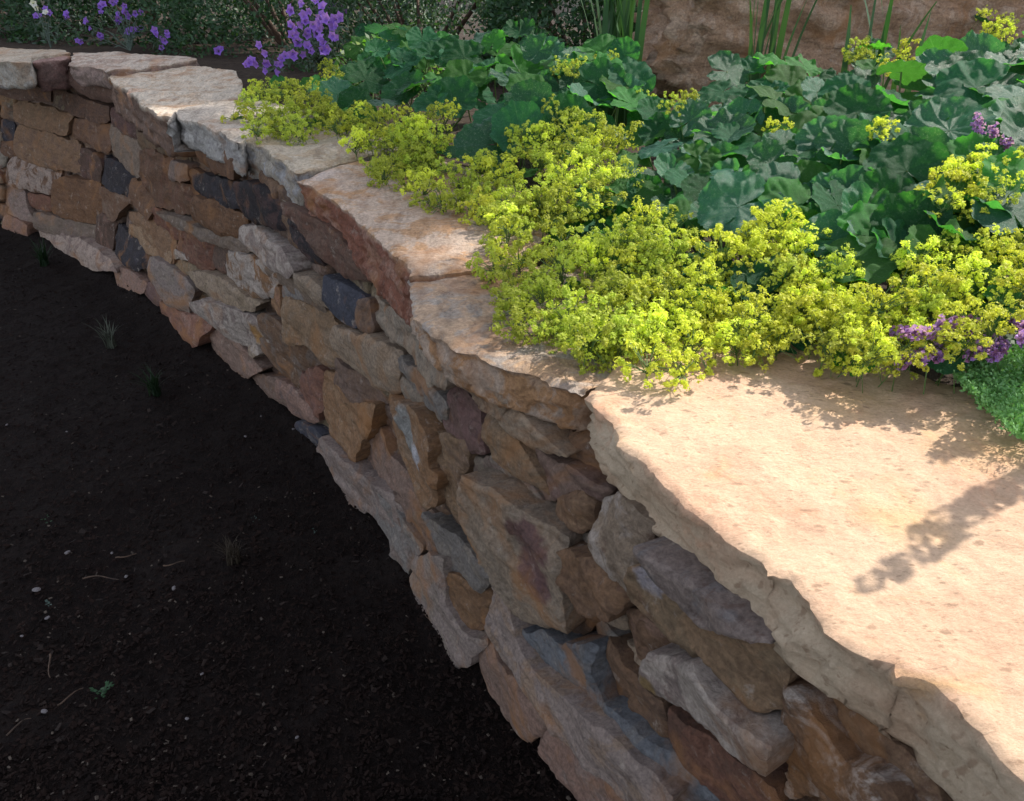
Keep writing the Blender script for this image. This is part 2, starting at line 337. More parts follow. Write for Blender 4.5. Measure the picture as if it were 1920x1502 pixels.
# region, outward protrusion, colours, outline (zoomed coordinates), label, spots [(x,y,r_m,colour)]
ST = [
('A', .00, 'mauve', 'brown', [(0,470),(130,490),(245,505),(245,580),(120,560),(0,530)]),
('A', -.01, 'dbrown', 'brown', [(250,500),(520,565),(620,600),(625,680),(560,690),(400,640),(250,590)]),
('A', .02, 'mauve', 'pink', [(385,360),(480,370),(600,410),(640,500),(640,590),(520,560),(385,470)]),
('A', .00, 'grey', 'dbrown', [(0,560),(50,575),(60,670),(0,655)]),
('A', .00, 'tan', 'olive', [(55,570),(200,590),(385,655),(370,765),(200,720),(70,680)]),
('A', .00, 'brown', 'mauve', [(390,665),(560,695),(615,705),(612,860),(480,810),(380,770)]),
('A', -.01, 'slate', 'black', [(0,675),(72,700),(72,795),(0,790)]),
('A', .00, 'brown', 'mauve', [(0,800),(72,800),(66,885),(0,885)]),
('A', .01, 'tan', 'mauve', [(80,710),(220,740),(425,805),(432,970),(360,965),(200,920),(78,870)]),
('A', .00, 'dbrown', 'purple', [(432,830),(540,870),(560,940),(545,1035),(432,985)]),
('A', .00, 'black', 'slate', [(560,880),(680,930),(722,1000),(715,1115),(640,1070),(550,1020)]),
('A', .015, 'grey', 'beige', [(615,660),(640,730),(790,825),(808,1005),(720,965),(640,865),(615,800)]),
('A', .00, 'purple', 'dbrown', [(630,600),(720,640),(800,700),(805,820),(700,765),(640,710)]),
('A', .00, 'olive', 'orange', [(805,700),(940,765),(1005,800),(1000,925),(900,880),(808,830)]),
('A', .00, 'brown', 'dbrown', [(1010,790),(1190,800),(1330,880),(1330,1005),(1190,960),(1015,900)]),
('A', .01, 'white', 'brown', [(50,885),(280,945),(320,965),(285,1095),(150,1065),(40,1030)], 'small white speckled stone'),
('A', .00, 'brown', 'pink', [(0,895),(42,895),(36,1030),(0,1025)]),
('A', .015, 'orange', 'brown', [(310,1020),(390,1000),(530,1040),(542,1130),(530,1265),(400,1235),(290,1195)], 'square orange brown stone'),
('A', .00, 'red', 'brown', [(150,1090),(282,1110),(288,1190),(155,1165)]),
('A', .00, 'lilac', 'grey', [(0,1040),(130,1080),(150,1190),(185,1255),(100,1235),(0,1195)]),
('A', .01, 'grey', 'lilac', [(190,1195),(350,1230),(530,1285),(530,1385),(400,1350),(190,1285)]),
('A', .01, 'pink', 'mauve', [(0,1205),(160,1260),(155,1330),(60,1310),(0,1300)]),
('A', .03, 'white', 'lilac', [(165,1285),(330,1318),(480,1360),(640,1465),(665,1520),(560,1510),(400,1465),(380,1435),(180,1345)]),
('A', .00, 'brown', 'grey', [(545,1050),(660,1090),(705,1130),(665,1200),(640,1245),(545,1190)]),
('A', .00, 'dbrown', 'pink', [(530,1190),(625,1235),(630,1405),(530,1385)]),
('A', .00, 'black', 'slate', [(635,1255),(720,1325),(825,1400),(812,1520),(740,1510),(615,1435)], 'near black stone near the foot'),
('A', .00, 'brown', 'orange', [(728,1000),(830,1080),(862,1170),(835,1235),(718,1130)]),
('A', .01, 'brown', 'red', [(803,840),(870,850),(945,910),(960,1000),(1060,1075),(1085,1205),(980,1205),(870,1145),(820,1060),(803,960)]),
('A', .015, 'lilac', 'grey', [(945,905),(1042,930),(1042,1015),(950,1012)]),
('A', .00, 'black', 'slate', [(1048,945),(1200,1000),(1340,1060),(1352,1185),(1250,1160),(1060,1065)]),
('A', .015, 'orange', 'brown', [(1100,1105),(1200,1140),(1322,1238),(1335,1355),(1220,1315),(1093,1235)]),
('A', .00, 'black', 'purple', [(1345,1015),(1450,1060),(1542,1160),(1575,1315),(1480,1280),(1380,1230),(1345,1080)]),
('A', .00, 'tan', 'orange', [(700,1190),(860,1235),(985,1340),(975,1480),(860,1435),(720,1305)]),
('A', .00, 'red', 'brown', [(850,1165),(960,1215),(1030,1285),(1018,1365),(950,1325),(860,1245)]),
('A', .00, 'red', 'dbrown', [(1035,1305),(1150,1350),(1192,1400),(1195,1500),(1080,1465),(1030,1395)]),
('A', .02, 'grey', 'bluegrey', [(890,1195),(1000,1228),(1170,1305),(1335,1368),(1405,1435),(1330,1425),(1150,1352),(1010,1290)]),
('A', .00, 'black', 'purple', [(1588,1195),(1700,1258),(1770,1385),(1800,1500),(1720,1470),(1620,1330)]),
('B', .00, 'tan', 'orange', [(250,175),(450,230),(605,345),(590,460),(540,490),(400,380),(250,265)]),
('B', .00, 'red', 'brown', [(690,225),(760,255),(850,305),(905,335),(895,525),(800,515),(720,450),(640,360)]),
('B', .00, 'dbrown', 'red', [(915,330),(1050,360),(1025,545),(898,530)]),
('B', .01, 'white', 'grey', [(595,365),(690,415),(690,455),(610,435)]),
('B', .00, 'olive', 'tan', [(610,445),(785,488),(775,530),(680,565),(588,515)]),
('B', .03, 'lilac', 'grey', [(400,425),(470,455),(600,555),(702,680),(692,765),(660,872),(600,835),(540,795),(450,610),(388,560)], 'pale lilac grey stone'),
('B', .02, 'pink', 'mauve', [(120,535),(200,515),(300,585),(355,640),(335,715),(200,655)]),
('B', .00, 'purple', 'brown', [(355,615),(440,645),(500,760),(445,805),(370,705)]),
('B', .03, 'red', 'pink', [(448,780),(600,855),(720,895),(850,930),(862,985),(795,1115),(720,1095),(620,1015),(540,925),(448,885)], 'dull red stone at the foot'),
('B', -.01, 'dbrown', 'brown', [(660,715),(720,698),(775,830),(855,905),(760,905),(668,872)]),
('B', .025, 'beige', 'olive', [(688,560),(830,545),(990,595),(1065,645),(1135,720),(1255,800),(1180,855),(1080,825),(960,755),(790,705),(740,620)]),
('B', .035, 'white', 'lilac', [(748,780),(880,765),(1040,825),(1205,905),(1305,1000),(1295,1115),(1160,1138),(1050,1075),(950,985),(860,905),(778,845)], 'white stone with an orange end', [(1215,1040,.035,(.32,.17,.05))]),
('B', .03, 'white', 'beige', [(1180,1138),(1232,1128),(1252,1192),(1200,1215)]),
('B', .01, 'white', 'orange', [(1040,375),(1110,395),(1285,465),(1385,530),(1412,640),(1345,745),(1200,745),(1080,655),(1018,580)]),
('B', .00, 'orange', 'red', [(1340,655),(1412,648),(1455,800),(1445,905),(1370,815)]),
('B', .015, 'white', 'lilac', [(1108,185),(1200,205),(1355,318),(1485,428),(1545,540),(1480,575),(1300,485),(1180,375),(1108,325)], 'long white stone'),
('B', .00, 'bluegrey', 'slate', [(1425,630),(1550,645),(1630,725),(1610,765),(1450,745)]),
('B', .01, 'tan', 'beige', [(1450,745),(1600,785),(1755,900),(1865,1060),(1875,1290),(1780,1290),(1700,1165),(1640,1105),(1520,1105),(1468,920)]),
('B', .02, 'mauve', 'pink', [(850,1000),(960,1005),(1105,1080),(1205,1200),(1305,1300),(1200,1375),(1120,1345),(960,1245),(838,1135)]),
('B', .00, 'brown', 'bluegrey', [(1305,865),(1395,880),(1485,1040),(1600,1140),(1700,1275),(1590,1320),(1570,1480),(1400,1335),(1318,1165),(1312,990)]),
('B', .00, 'red', 'purple', [(1580,1328),(1700,1300),(1752,1370),(1745,1700),(1650,1620),(1565,1500)]),
('B', .02, 'beige', 'grey', [(1540,555),(1645,598),(1745,718),(1765,825),(1670,765),(1560,645)]),
('B', .01, 'mauve', 'dbrown', [(1200,1370),(1300,1345),(1430,1400),(1560,1520),(1620,1640),(1520,1600),(1330,1500)]),
('D', .015, 'slate', 'slate', [(608,55),(690,98),(802,188),(802,355),(700,295),(608,195)], 'smooth dark blue slate stone'),
('D', .01, 'grey', 'beige', [(832,165),(920,205),(1092,288),(1182,378),(1332,478),(1372,540),(1332,685),(1250,655),(1150,535),(1050,445),(900,375),(858,290)], 'large smooth grey beige stone'),
('D', .01, 'bluegrey', 'grey', [(1028,505),(1160,595),(1205,680),(1292,788),(1292,865),(1200,805),(1120,695),(1038,605)]),
('D', .00, 'grey', 'beige', [(1040,615),(1150,688),(1195,790),(1285,872),(1210,895),(1100,835),(1040,745)]),
('D', .02, 'beige', 'tan', [(660,330),(820,375),(905,420),(1002,528),(1002,705),(960,715),(880,665),(750,565),(672,455)]),
('D', .00, 'mauve', 'brown', [(680,500),(750,565),(885,665),(942,725),(932,785),(750,765),(700,655)]),
('D', -.02, 'olive', 'dbrown', [(1000,580),(1045,600),(1045,745),(950,725)]),
('D', .01, 'orange', 'tan', [(598,620),(640,598),(722,658),(742,748),(905,788),(885,925),(832,985),(812,1105),(740,1035),(650,935),(608,865)]),
('D', .03, 'orange', 'beige', [(928,738),(990,738),(1130,808),(1215,1005),(1215,1110),(1258,1180),(1235,1315),(1160,1378),(1100,1205),(990,1055),(928,925)], 'orange stone with a white blue top', [(1090,900,.045,(.26,.27,.27)), (1165,1060,.022,(.5,.5,.55))]),
('D', .00, 'mauve', 'pink', [(835,985),(920,918),(985,1060),(1095,1180),(1145,1290),(1170,1400),(1100,1435),(990,1295),(860,1185),(818,1095)]),
('D', .03, 'lilac', 'mauve', [(598,958),(700,1048),(830,1178),(985,1300),(1135,1480),(1060,1530),(960,1475),(900,1405),(780,1335),(700,1195),(598,1035)]),
('D', .01, 'slate', 'bluegrey', [(478,865),(560,915),(602,958),(602,1085),(540,1015),(468,935)]),
('D', .01, 'pink', 'slate', [(360,640),(430,685),(575,880),(500,875),(420,805),(355,750)]),
('D', .00, 'purple', 'dbrown', [(1308,675),(1380,695),(1485,815),(1502,900),(1522,1065),(1420,1045),(1330,965),(1308,865)], 'dark purple brown stone'),
('D', .015, 'beige', 'tan', [(1345,560),(1450,600),(1600,688),(1645,760),(1605,885),(1500,835),(1430,735),(1328,665)]),
('D', .01, 'tan', 'grey', [(1500,855),(1640,938),(1745,1050),(1842,1238),(1862,1318),(1700,1205),(1570,1095),(1508,965)]),
('D', .00, 'mauve', 'purple', [(1715,1005),(1840,1075),(2000,1120),(2180,1270),(2130,1330),(2040,1275),(1910,1305),(1862,1320),(1770,1165)]),
('D', .01, 'beige', 'tan', [(1600,785),(1720,845),(1905,1010),(1990,1080),(1800,1035),(1640,942),(1588,865)]),
('D', .01, 'tan', 'mauve', [(1208,955),(1300,945),(1405,1015),(1412,1125),(1385,1190),(1388,1480),(1290,1440),(1238,1235)]),
('E', .06, 'beige', 'grey', [(478,270),(620,350),(760,475),(900,565),(1000,655),(1002,830),(1042,1200),(950,1160),(820,1070),(700,905),(560,735),(488,605)], 'biggest stone, pale beige with a purple stain', [(880,660,.030,(.13,.07,.07)), (880,790,.030,(.15,.08,.08)), (930,930,.018,(.15,.085,.085)), (800,620,.018,(.14,.08,.075))]),
('E', .00, 'grey', 'purple', [(500,190),(640,165),(900,360),(965,430),(1010,600),(1000,660),(760,490),(560,345)]),
('E', .01, 'dbrown', 'brown', [(1000,830),(1060,1000),(1100,1045),(1205,1060),(1245,1110),(1110,1200),(1045,1205)]),
('E', .045, 'brown', 'orange', [(1005,715),(1085,698),(1205,748),(1335,858),(1415,950),(1362,1042),(1280,1085),(1200,1065),(1110,1015),(1058,905),(1000,795)], 'rounded rusty brown stone'),
('E', .00, 'grey', 'olive', [(1040,660),(1110,598),(1222,608),(1285,730),(1395,880),(1340,870),(1200,745),(1090,695)]),
('E', .03, 'beige', 'white', [(1218,428),(1290,415),(1405,508),(1485,590),(1485,760),(1495,942),(1462,975),(1380,885),(1280,745),(1222,605)]),
('E', .01, 'brown', 'tan', [(1015,398),(1150,378),(1205,438),(1215,595),(1090,588),(1018,495)]),
('F', .03, 'tan', 'olive', [(878,165),(1000,250),(1130,350),(1300,500),(1420,560),(1560,640),(1635,810),(1622,995),(1540,1005),(1330,875),(1190,675),(1090,600),(960,480),(875,362)], 'large ochre stone below the near slab', [(960,240,.02,(.32,.30,.34))]),
('F', .045, 'lilac', 'ledge', [(860,60),(1000,160),(1140,250),(1290,400),(1440,520),(1560,640),(1400,585),(1200,530),(1000,290),(880,170)]),
('E', .01, 'orange', 'brown', [(378,828),(430,838),(565,930),(592,1100),(572,1165),(490,1145),(410,1015)]),
('E', .00, 'bluegrey', 'grey', [(278,490),(350,528),(505,680),(645,858),(565,935),(400,815),(348,645)]),
('E', .01, 'mauve', 'tan', [(110,370),(260,480),(345,640),(372,745),(205,640),(100,480)]),
('E', .03, 'lilac', 'grey', [(198,725),(350,755),(382,860),(392,1015),(482,1155),(622,1230),(500,1365),(380,1255),(228,1055)]),
('F', .03, 'mauve', 'pink', [(20,640),(120,778),(250,888),(362,1050),(415,1072),(302,1168),(268,1168),(150,1015),(0,865),(-90,760),(-60,650)]),
('E', .03, 'bluegrey', 'mauve', [(0,365),(150,518),(225,690),(192,840),(100,705),(58,585),(-20,480)]),
('F', .075, 'lilac', 'tan', [(0,285),(60,330),(115,430),(200,630),(320,765),(480,925),(640,1075),(780,1215),(900,1345),(1040,1540),(830,1540),(700,1405),(560,1235),(420,1072),(250,862),(130,772),(50,645),(0,565)], 'long lilac ledge stone with a tan upper edge'),
('F', .045, 'ledge', 'bluegrey', [(85,330),(180,440),(300,545),(450,605),(612,620),(632,850),(682,970),(780,1032),(900,1162),(1050,1282),(1205,1432),(1260,1540),(1030,1540),(900,1360),(780,1235),(640,1095),(480,945),(320,785),(200,650),(115,450)], 'blue grey shelf stone behind the long ledge'),
('F', .04, 'pink', 'lilac', [(348,1150),(400,1085),(482,1158),(582,1300),(700,1402),(800,1540),(570,1540),(440,1335),(345,1235)]),
('F', .02, 'brown', 'dbrown', [(618,618),(682,605),(792,678),(872,760),(902,850),(1035,950),(1045,1100),(1045,1235),(1020,1275),(900,1155),(780,1035),(680,965),(618,800)], 'long rusty brown stone', [(960,1150,.02,(.26,.16,.07))]),
('F', .05, 'white', 'lilac', [(888,790),(960,715),(1042,695),(1172,735),(1265,858),(1405,1008),(1505,1078),(1615,1200),(1615,1435),(1500,1355),(1350,1205),(1150,1055),(1000,935),(898,862)], 'long white stone under the ochre one', [(950,870,.012,(.3,.2,.08))]),
('F', .02, 'red', 'dbrown', [(1045,975),(1140,1050),(1342,1200),(1502,1350),(1612,1435),(1660,1560),(1290,1560),(1190,1435),(1090,1305),(1042,1205)]),
('F', .02, 'brown', 'pink', [(788,425),(862,438),(962,538),(1045,620),(1025,692),(960,742),(900,765),(842,645),(788,562)]),
('F', .02, 'beige', 'lilac', [(686,480),(782,428),(792,562),(740,525)]),
('F', .00, 'bluegrey', 'grey', [(636,488),(700,508),(775,580),(745,615),(648,605)]),
('F', .01, 'beige', 'brown', [(788,618),(860,640),(902,722),(885,775),(830,695)]),
('G', .022, 'brown', 'white', [(498,860),(560,865),(642,948),(762,1078),(832,1180),(962,1338),(1102,1350),(1220,1560),(488,1560),(498,1150)], 'mottled brown and white flat stone'),
('G', -.005, 'brown', 'tan', [(440,540),(560,640),(700,760),(860,905),(1050,1065),(1180,1205),(1320,1315),(1480,1560),(1200,1560),(1060,1355),(960,1305),(820,1165),(650,955),(510,822),(470,700)]),
('A', .01, 'mauve', 'red', [(1560,1145),(1660,1175),(1850,1300),(1970,1440),(2040,1600),(1900,1560),(1800,1440),(1690,1290)]),
('D', .01, 'mauve', 'brown', [(800,190),(850,200),(880,330),(870,375),(802,350)]),
('A', .00, 'grey', 'tan', [(1400,1450),(1540,1510),(1640,1500),(1720,1560),(1800,1700),(1820,1830),(1700,1700),(1560,1590)]),
]
WALL = thing('stone_retaining_wall', (-.2, 1.5, 0), 'curved retaining wall of rough multicoloured sandstone with thick overhanging capstones, planted bed on top', 'wall')
sid = 0
traced = []
for row in ST:
    reg, off, k1, k2, P = row[:5]; lab = row[5] if len(row) > 5 else None; sp = row[6] if len(row) > 6 else None
    ox, oy, sc = REG[reg]; sid += 1
    px = [(ox + x / sc, oy + y / sc) for x, y in P]
    cx = sum(p[0] for p in px) / len(px); cy = sum(p[1] for p in px) / len(px)
    px = [(cx + (x - cx) * (1 + 3.0 / (math.hypot(x - cx, y - cy) + 1)), cy + (y - cy) * (1 + 3.0 / (math.hypot(x - cx, y - cy) + 1))) for x, y in px]
    H = [hit(x, y, off) for x, y in px]
    if any(h is None for h in H): print('miss', sid, reg, P[0]); H = [h for h in H if h is not None]
    if len(H) < 3: continue
    P3 = [h[0] for h in H]; nr = NR[int(np.mean([h[1] for h in H]))]
    dist = np.linalg.norm(np.mean(P3, 0) - O); step = .0052 * max(.95, dist)
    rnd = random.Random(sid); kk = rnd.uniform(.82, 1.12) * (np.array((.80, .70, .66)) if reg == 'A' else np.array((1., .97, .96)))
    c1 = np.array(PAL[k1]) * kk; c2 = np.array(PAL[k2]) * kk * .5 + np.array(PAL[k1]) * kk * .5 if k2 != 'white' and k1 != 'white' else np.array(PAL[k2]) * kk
    spots = None
    if sp: spots = [(hit(ox + x / sc, oy + y / sc, off)[0], r_, cc) for (x, y, r_, cc) in sp]
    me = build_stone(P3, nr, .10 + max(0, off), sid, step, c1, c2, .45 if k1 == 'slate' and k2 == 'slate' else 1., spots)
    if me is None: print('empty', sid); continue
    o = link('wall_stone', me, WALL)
    if lab: o['label'] = lab
    traced.append(np.mean(P3, 0))
# rubble filling the parts of the face that the photo does not frame, and chinks
def course_stones():
    V, Fs, A1, A2 = [], [], [], []
    rnd = random.Random(3); keys = ['tan', 'beige', 'brown', 'dbrown', 'red', 'orange', 'grey', 'mauve', 'olive', 'black', 'lilac']
    z = -.04; k = 0
    # arc positions of the frame's ends on the face
    while z < .80:
        h = rnd.uniform(.075, .13); s = 0.02 + rnd.uniform(0, .1)
        while s < ARC[-1] - .3:
            L = rnd.uniform(.12, .3); k += 1
            m = sface(s + L / 2, z + h / 2)
            d = m - O; depth = d[1] * math.cos(PITCH) - d[2] * math.sin(PITCH)
            inside = False
            if depth > .05:
                X = CX + F_PX * d[0] / depth; Y = CY - F_PX * (d[1] * math.sin(PITCH) + d[2] * math.cos(PITCH)) / depth
                inside = 0 < X < 1900 and 0 < Y < 1500
            off = -.028 if inside else rnd.uniform(0, .02)
            P3 = [sface(s + .004, z + .004, off), sface(s + L - .004, z + .004, off), sface(s + L - .004, z + h - .004, off), sface(s + .004, z + h - .004, off)]
            if z + h > 1: P3[2][2] = P3[3][2] = .84
            i = int(np.argmin(abs(ARC - s - L / 2))); c1 = PAL[rnd.choice(keys)]; c2 = PAL[rnd.choice(keys)]
            if inside: c1 = PAL[rnd.choice(['dbrown', 'brown', 'mauve', 'olive'])]; c2 = PAL['dbrown']
            me = build_stone(P3, NR[i], .06, 500 + k, .014 if m[1] < 3 else .03, c1, c2)
            s += L
            if me is None: continue
            b = len(V); V += [tuple(v.co) for v in me.vertices]; Fs += [[b + q for q in p.vertices] for p in me.polygons]
            A1 += [c1] * len(me.vertices); A2 += [c2] * len(me.vertices); bpy.data.meshes.remove(me)
        z += h
    me = mesh('rubble', V, Fs, M_STONE); setcol(me, np.array(A1), np.array(A2)); return link('rubble_fill', me, WALL)
rf = course_stones(); tag(rf, kind='stuff')
M_MORTAR = plain('mortar', (.10, .085, .075), .95, (.05, .04, .035), 20, bump=.8)
V, Fs = [], []
zs = np.linspace(-.1, .86, 14)
for i in range(len(BD)):
    for z in zs:
        p = BD[i] + (TD[i] - BD[i]) * (z / ZT) - NR[i] * .05; V.append((p[0], p[1], z))
nz = len(zs)
for i in range(len(BD) - 1):
    for j in range(nz - 1): a = i * nz + j; Fs.append((a, a + nz, a + nz + 1, a + 1))
for i in range(len(BD)):
    p = TD[i] - NR[i] * .35; V.append((p[0], p[1], .84))
b0 = len(BD) * nz
for i in range(len(BD) - 1): Fs.append((i * nz + nz - 1, (i + 1) * nz + nz - 1, b0 + i + 1, b0 + i))
link('mortar_core', mesh('mortar', V, Fs, M_MORTAR), WALL)
# ------------------------------------------------------------------ capstones
def build_cap(outer, inner, ztop, thick, step, seed, c1, c2, mat, amp=.006, spots=None, tilt=(0, 0), side_amp=.012, facecol=None, strata=0.):
    """outer/inner: plan points; a slab with rough top, broken sides"""
    P = np.array([p[:2] for p in outer] + [p[:2] for p in inner], float)
    area = .5 * sum(P[i][0] * P[(i + 1) % len(P)][1] - P[(i + 1) % len(P)][0] * P[i][1] for i in range(len(P)))
    if area < 0: P = P[::-1]
    Q = resample(P, step * 1.1)
    Q2 = []
    for q in Q:
        v = (q[0] * 22 + seed, q[1] * 22, seed * 1.3)
        Q2.append(q + np.array((fn(v, 1, 5), fn((v[1], v[0] + 5, v[2]), 1, 5))) * .009 + np.array((fn(v, 3.6, 3), fn((v[1], v[0] + 5, v[2]), 3.6, 3))) * .0035)
    keep = [0]
    for i in range(1, len(Q2)):
        if np.linalg.norm(Q2[i] - Q2[keep[-1]]) > step * .45: keep.append(i)
    Q = np.array(Q2)[keep]
    pts, tris, _ = fill_mesh(Q, step, seed); ed = edge_dist(pts, Q); V = []; cen = pts.mean(0)
    for (x, y), e in zip(pts, ed):
        q = Vector((x, y, seed * .37)); k = min(1, e / .009)
        h = amp * noise.fractal(q * 9, 1, 2, 6) + amp * .35 * noise.fractal(q * 60, 1, 2, 3)
        if strata:
            s = noise.fractal(Vector((x * 2.2 + seed, y * 7, 0)), 1, 2, 4); h += strata * (round(s * 4) / 4 * .6 + s * .4)
        h -= .004 * (1 - k) ** 2
        h += tilt[0] * (x - cen[0]) + tilt[1] * (y - cen[1])
        V.append((x, y, ztop + h))
    Fs = [list(t) for t in tris]
    a, b, c3 = (np.array(V[i]) for i in Fs[0])
    if np.cross(b - a, c3 - a)[2] < 0: Fs = [f[::-1] for f in Fs]
    bd = oriented_boundary(Fs); nxt = dict(bd); pr = {b: a for a, b in bd}; bi = list(nxt)
    nrow = max(6, int(thick / step)); idx = {0: {i: i for i in bi}}
    loop = [bi[0]]
    while nxt[loop[-1]] != loop[0] and len(loop) < len(bi) + 2: loop.append(nxt[loop[-1]])
    LP = pts[loop]; kw = max(2, int(.055 / step)); SM = sum(np.roll(LP, j, 0) for j in range(-kw, kw + 1)) / (2 * kw + 1); SM = {i: SM[j] for j, i in enumerate(loop)}
    for r_ in range(1, nrow + 1):
        idx[r_] = {}; f = r_ / nrow
        for i in bi:
            t = np.array(pts[nxt[i]]) - np.array(pts[pr[i]]); t = t / (np.linalg.norm(t) + 1e-9); on = np.array((t[1], -t[0]))
            bl = min(1, f * 4); sx, sy = SM.get(i, pts[i]); x, y = pts[i][0] * (1 - bl) + sx * bl, pts[i][1] * (1 - bl) + sy * bl; z = V[i][2] - thick * f * (1 + .12 * fn((x * 6 + seed, y * 6, 0), 1, 3))
            q = Vector((x * 13 + seed, y * 13, z * 24))
            vf = noise.voronoi(q * .7)[0]
            wz = z + .006 * fn((x * 7, y * 7, 2), 1, 3); qa = x * 17 + y * 13 + 2 * fn((x * 9, y * 9, z * 30), 1, 2)
            k = side_amp * (.75 * noise.fractal(q * .6, 1, 2, 4) + .55 * (noise.cell(Vector((qa * .45, wz * 62, seed))) - .2) + .35 * (noise.cell(Vector((qa * 1.4, wz * 120, seed + 4))) - .2) + .5 * min(.6, vf[1] - vf[0])) * min(1, f * 6)
            k += .003 * fn((x * 60, y * 60, z * 90), 1, 3) - .008 * max(0, fn((x * 9, y * 9, z * 14 + seed), 1, 4)) * min(1, f * 4)
            k -= .05 * max(0, f - .85)
            idx[r_][i] = len(V); V.append((x + on[0] * k, y + on[1] * k, z))
        for (x, y) in bd: Fs.append([idx[r_ - 1][y], idx[r_ - 1][x], idx[r_][x], idx[r_][y]])
    # underside
    c_ = len(V); V.append((cen[0], cen[1], ztop - thick - .01))
    for (x, y) in bd: Fs.append([idx[nrow][y], idx[nrow][x], c_])
    me = mesh('cap', V, Fs, mat); sharp(me, bd)
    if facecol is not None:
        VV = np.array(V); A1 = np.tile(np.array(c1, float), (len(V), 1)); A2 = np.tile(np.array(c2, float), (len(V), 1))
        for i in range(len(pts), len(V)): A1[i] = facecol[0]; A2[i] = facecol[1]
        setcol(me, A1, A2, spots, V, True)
    else: setcol(me, c1, c2, spots, V)
    return link('capstone', me, WALL)
def pz(L, z=.9): return [tuple(atz(x, y, z)) for x, y in L]
near = [(1095,745),(1120,765),(1148,790),(1165,835),(1215,875),(1262,925),(1325,985),(1347,1000),(1390,1023),(1424,1047),(1444,1080),(1487,1089),(1510,1105),(1531,1134),(1564,1180),(1628,1224),(1674,1244),(1688,1267),(1731,1274),(1801,1311),(1828,1354),(1868,1408),(1918,1455),(1990,1540)]
o_ = pz(near, .9) + [(.46, .22, 0), (.60, -.06, 0), (.74, -.32, 0)]
i_ = [(1.22, -.08, 0), (1.08, .25, 0), (.93, .52, 0), (.80, .74, 0), (.66, .93, 0), (.50, 1.08, 0), (.33, 1.16, 0), (.20, 1.12, 0)]
PE = (.64, .455, .32); PE2 = (.60, .39, .27)
cp = build_cap(o_, i_, .9, .085, .0062, 1, PE, PE2, M_SLAB, amp=.005, facecol=((.54, .43, .32), (.48, .34, .24)),  # side colour raised to carry bounced light on the front face
               spots=[(atz(1690, 965, .9), .05, (.62, .38, .17)), (atz(1830, 830, .9), .06, (.66, .40, .16)), (atz(1590, 760, .9), .06, (.66, .42, .2)), (atz(1330, 715, .9), .05, (.66, .37, .27)), (atz(1830, 1285, .9), .018, (.68, .35, .2)), (atz(1395, 1020, .88), .03, (.66, .36, .24))])
cp['label'] = 'nearest and largest capstone, flat peach slab in full sun'
# second slab
o2 = pz([(767,520),(768,560),(772,592),(815,625),(862,655),(930,683),(1000,700),(1050,720),(1092,742)], .897)
i2 = [tuple(atz(1180, 700, .897)), (.25, 1.18, 0), (.22, 1.45, 0), tuple(atz(960, 500, .897))]
cp = build_cap(o2, i2, .897, .07, .0085, 2, (.42, .30, .21), (.33, .29, .26), M_CAP, amp=.006, strata=.006, facecol=((.42, .33, .27), (.38, .22, .12)),
               spots=[(atz(1000, 690, .9), .05, (.45, .26, .12)), (atz(900, 560, .9), .06, (.36, .24, .15))])
cp['label'] = 'capstone in shade between the peach slab and the red faced one'
# third: red faces
o3 = pz([(557,338),(600,360),(640,380),(660,400),(700,440),(735,470),(765,497),(768,518)], .905)
i3 = [tuple(atz(955, 500, .905)), (.10, 1.65, 0), (.0, 2.0, 0), (-.22, 2.25, 0), tuple(atz(650, 302, .905))]
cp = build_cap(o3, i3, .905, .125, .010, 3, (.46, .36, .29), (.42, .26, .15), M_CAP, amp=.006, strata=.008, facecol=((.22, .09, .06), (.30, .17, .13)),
               spots=[(atz(600, 330, .9), .05, (.45, .43, .46))])
cp['label'] = 'capstone with a smooth red brown front face'
o4 = pz([(447,262),(480,268),(505,285),(530,305),(553,325)], .91)
i4 = [tuple(atz(640, 303, .91)), (-.30, 2.35, 0), (-.50, 2.7, 0), tuple(atz(480, 240, .91))]
cp = build_cap(o4, i4, .91, .11, .012, 4, (.44, .38, .30), (.38, .30, .21), M_CAP, amp=.007, strata=.006, facecol=((.36, .33, .29), (.34, .34, .36)))
cp['label'] = 'pale grey capstone with a rounded chipped corner'
o5 = pz([(312,222),(325,210),(345,222),(380,228),(415,242),(445,262)], .93)
i5 = [tuple(atz(470, 248, .92)), (-.62, 2.75, 0), (-.9, 3.05, 0), tuple(atz(345, 207, .92))]
cp = build_cap(o5, i5, .925, .10, .012, 5, (.50, .44, .38), (.38, .33, .28), M_CAP, amp=.010, strata=.01, facecol=((.40, .39, .38), (.32, .31, .31)))
cp['label'] = 'small knobbly white grey capstone'
o6 = pz([(200,138),(214,155),(232,165),(250,180),(272,195),(300,214),(318,216)], .905)
i6 = [tuple(atz(350, 212, .905)), (-.95, 3.0, 0), (-1.05, 3.3, 0), tuple(atz(452, 150, .905)), tuple(atz(440, 132, .905)), tuple(atz(300, 122, .905))]
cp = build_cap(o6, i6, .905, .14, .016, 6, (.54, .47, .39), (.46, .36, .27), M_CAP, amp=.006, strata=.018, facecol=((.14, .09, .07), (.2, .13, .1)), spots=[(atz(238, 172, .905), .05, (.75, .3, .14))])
cp['label'] = 'long flat pale capstone catching streaks of sun'
o7 = pz([(130,128),(165,128),(200,136)], .92)
i7 = [tuple(atz(300, 126, .92)), tuple(atz(370, 118, .92)), tuple(atz(360, 108, .92)), tuple(atz(250, 103, .92)), tuple(atz(140, 104, .92))]
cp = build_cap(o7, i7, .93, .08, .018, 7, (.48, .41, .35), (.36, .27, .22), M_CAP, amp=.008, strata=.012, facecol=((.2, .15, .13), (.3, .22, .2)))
cp['label'] = 'narrow weathered capstone behind the red block'
o8 = pz([(58,116),(90,113),(124,112)], .925)
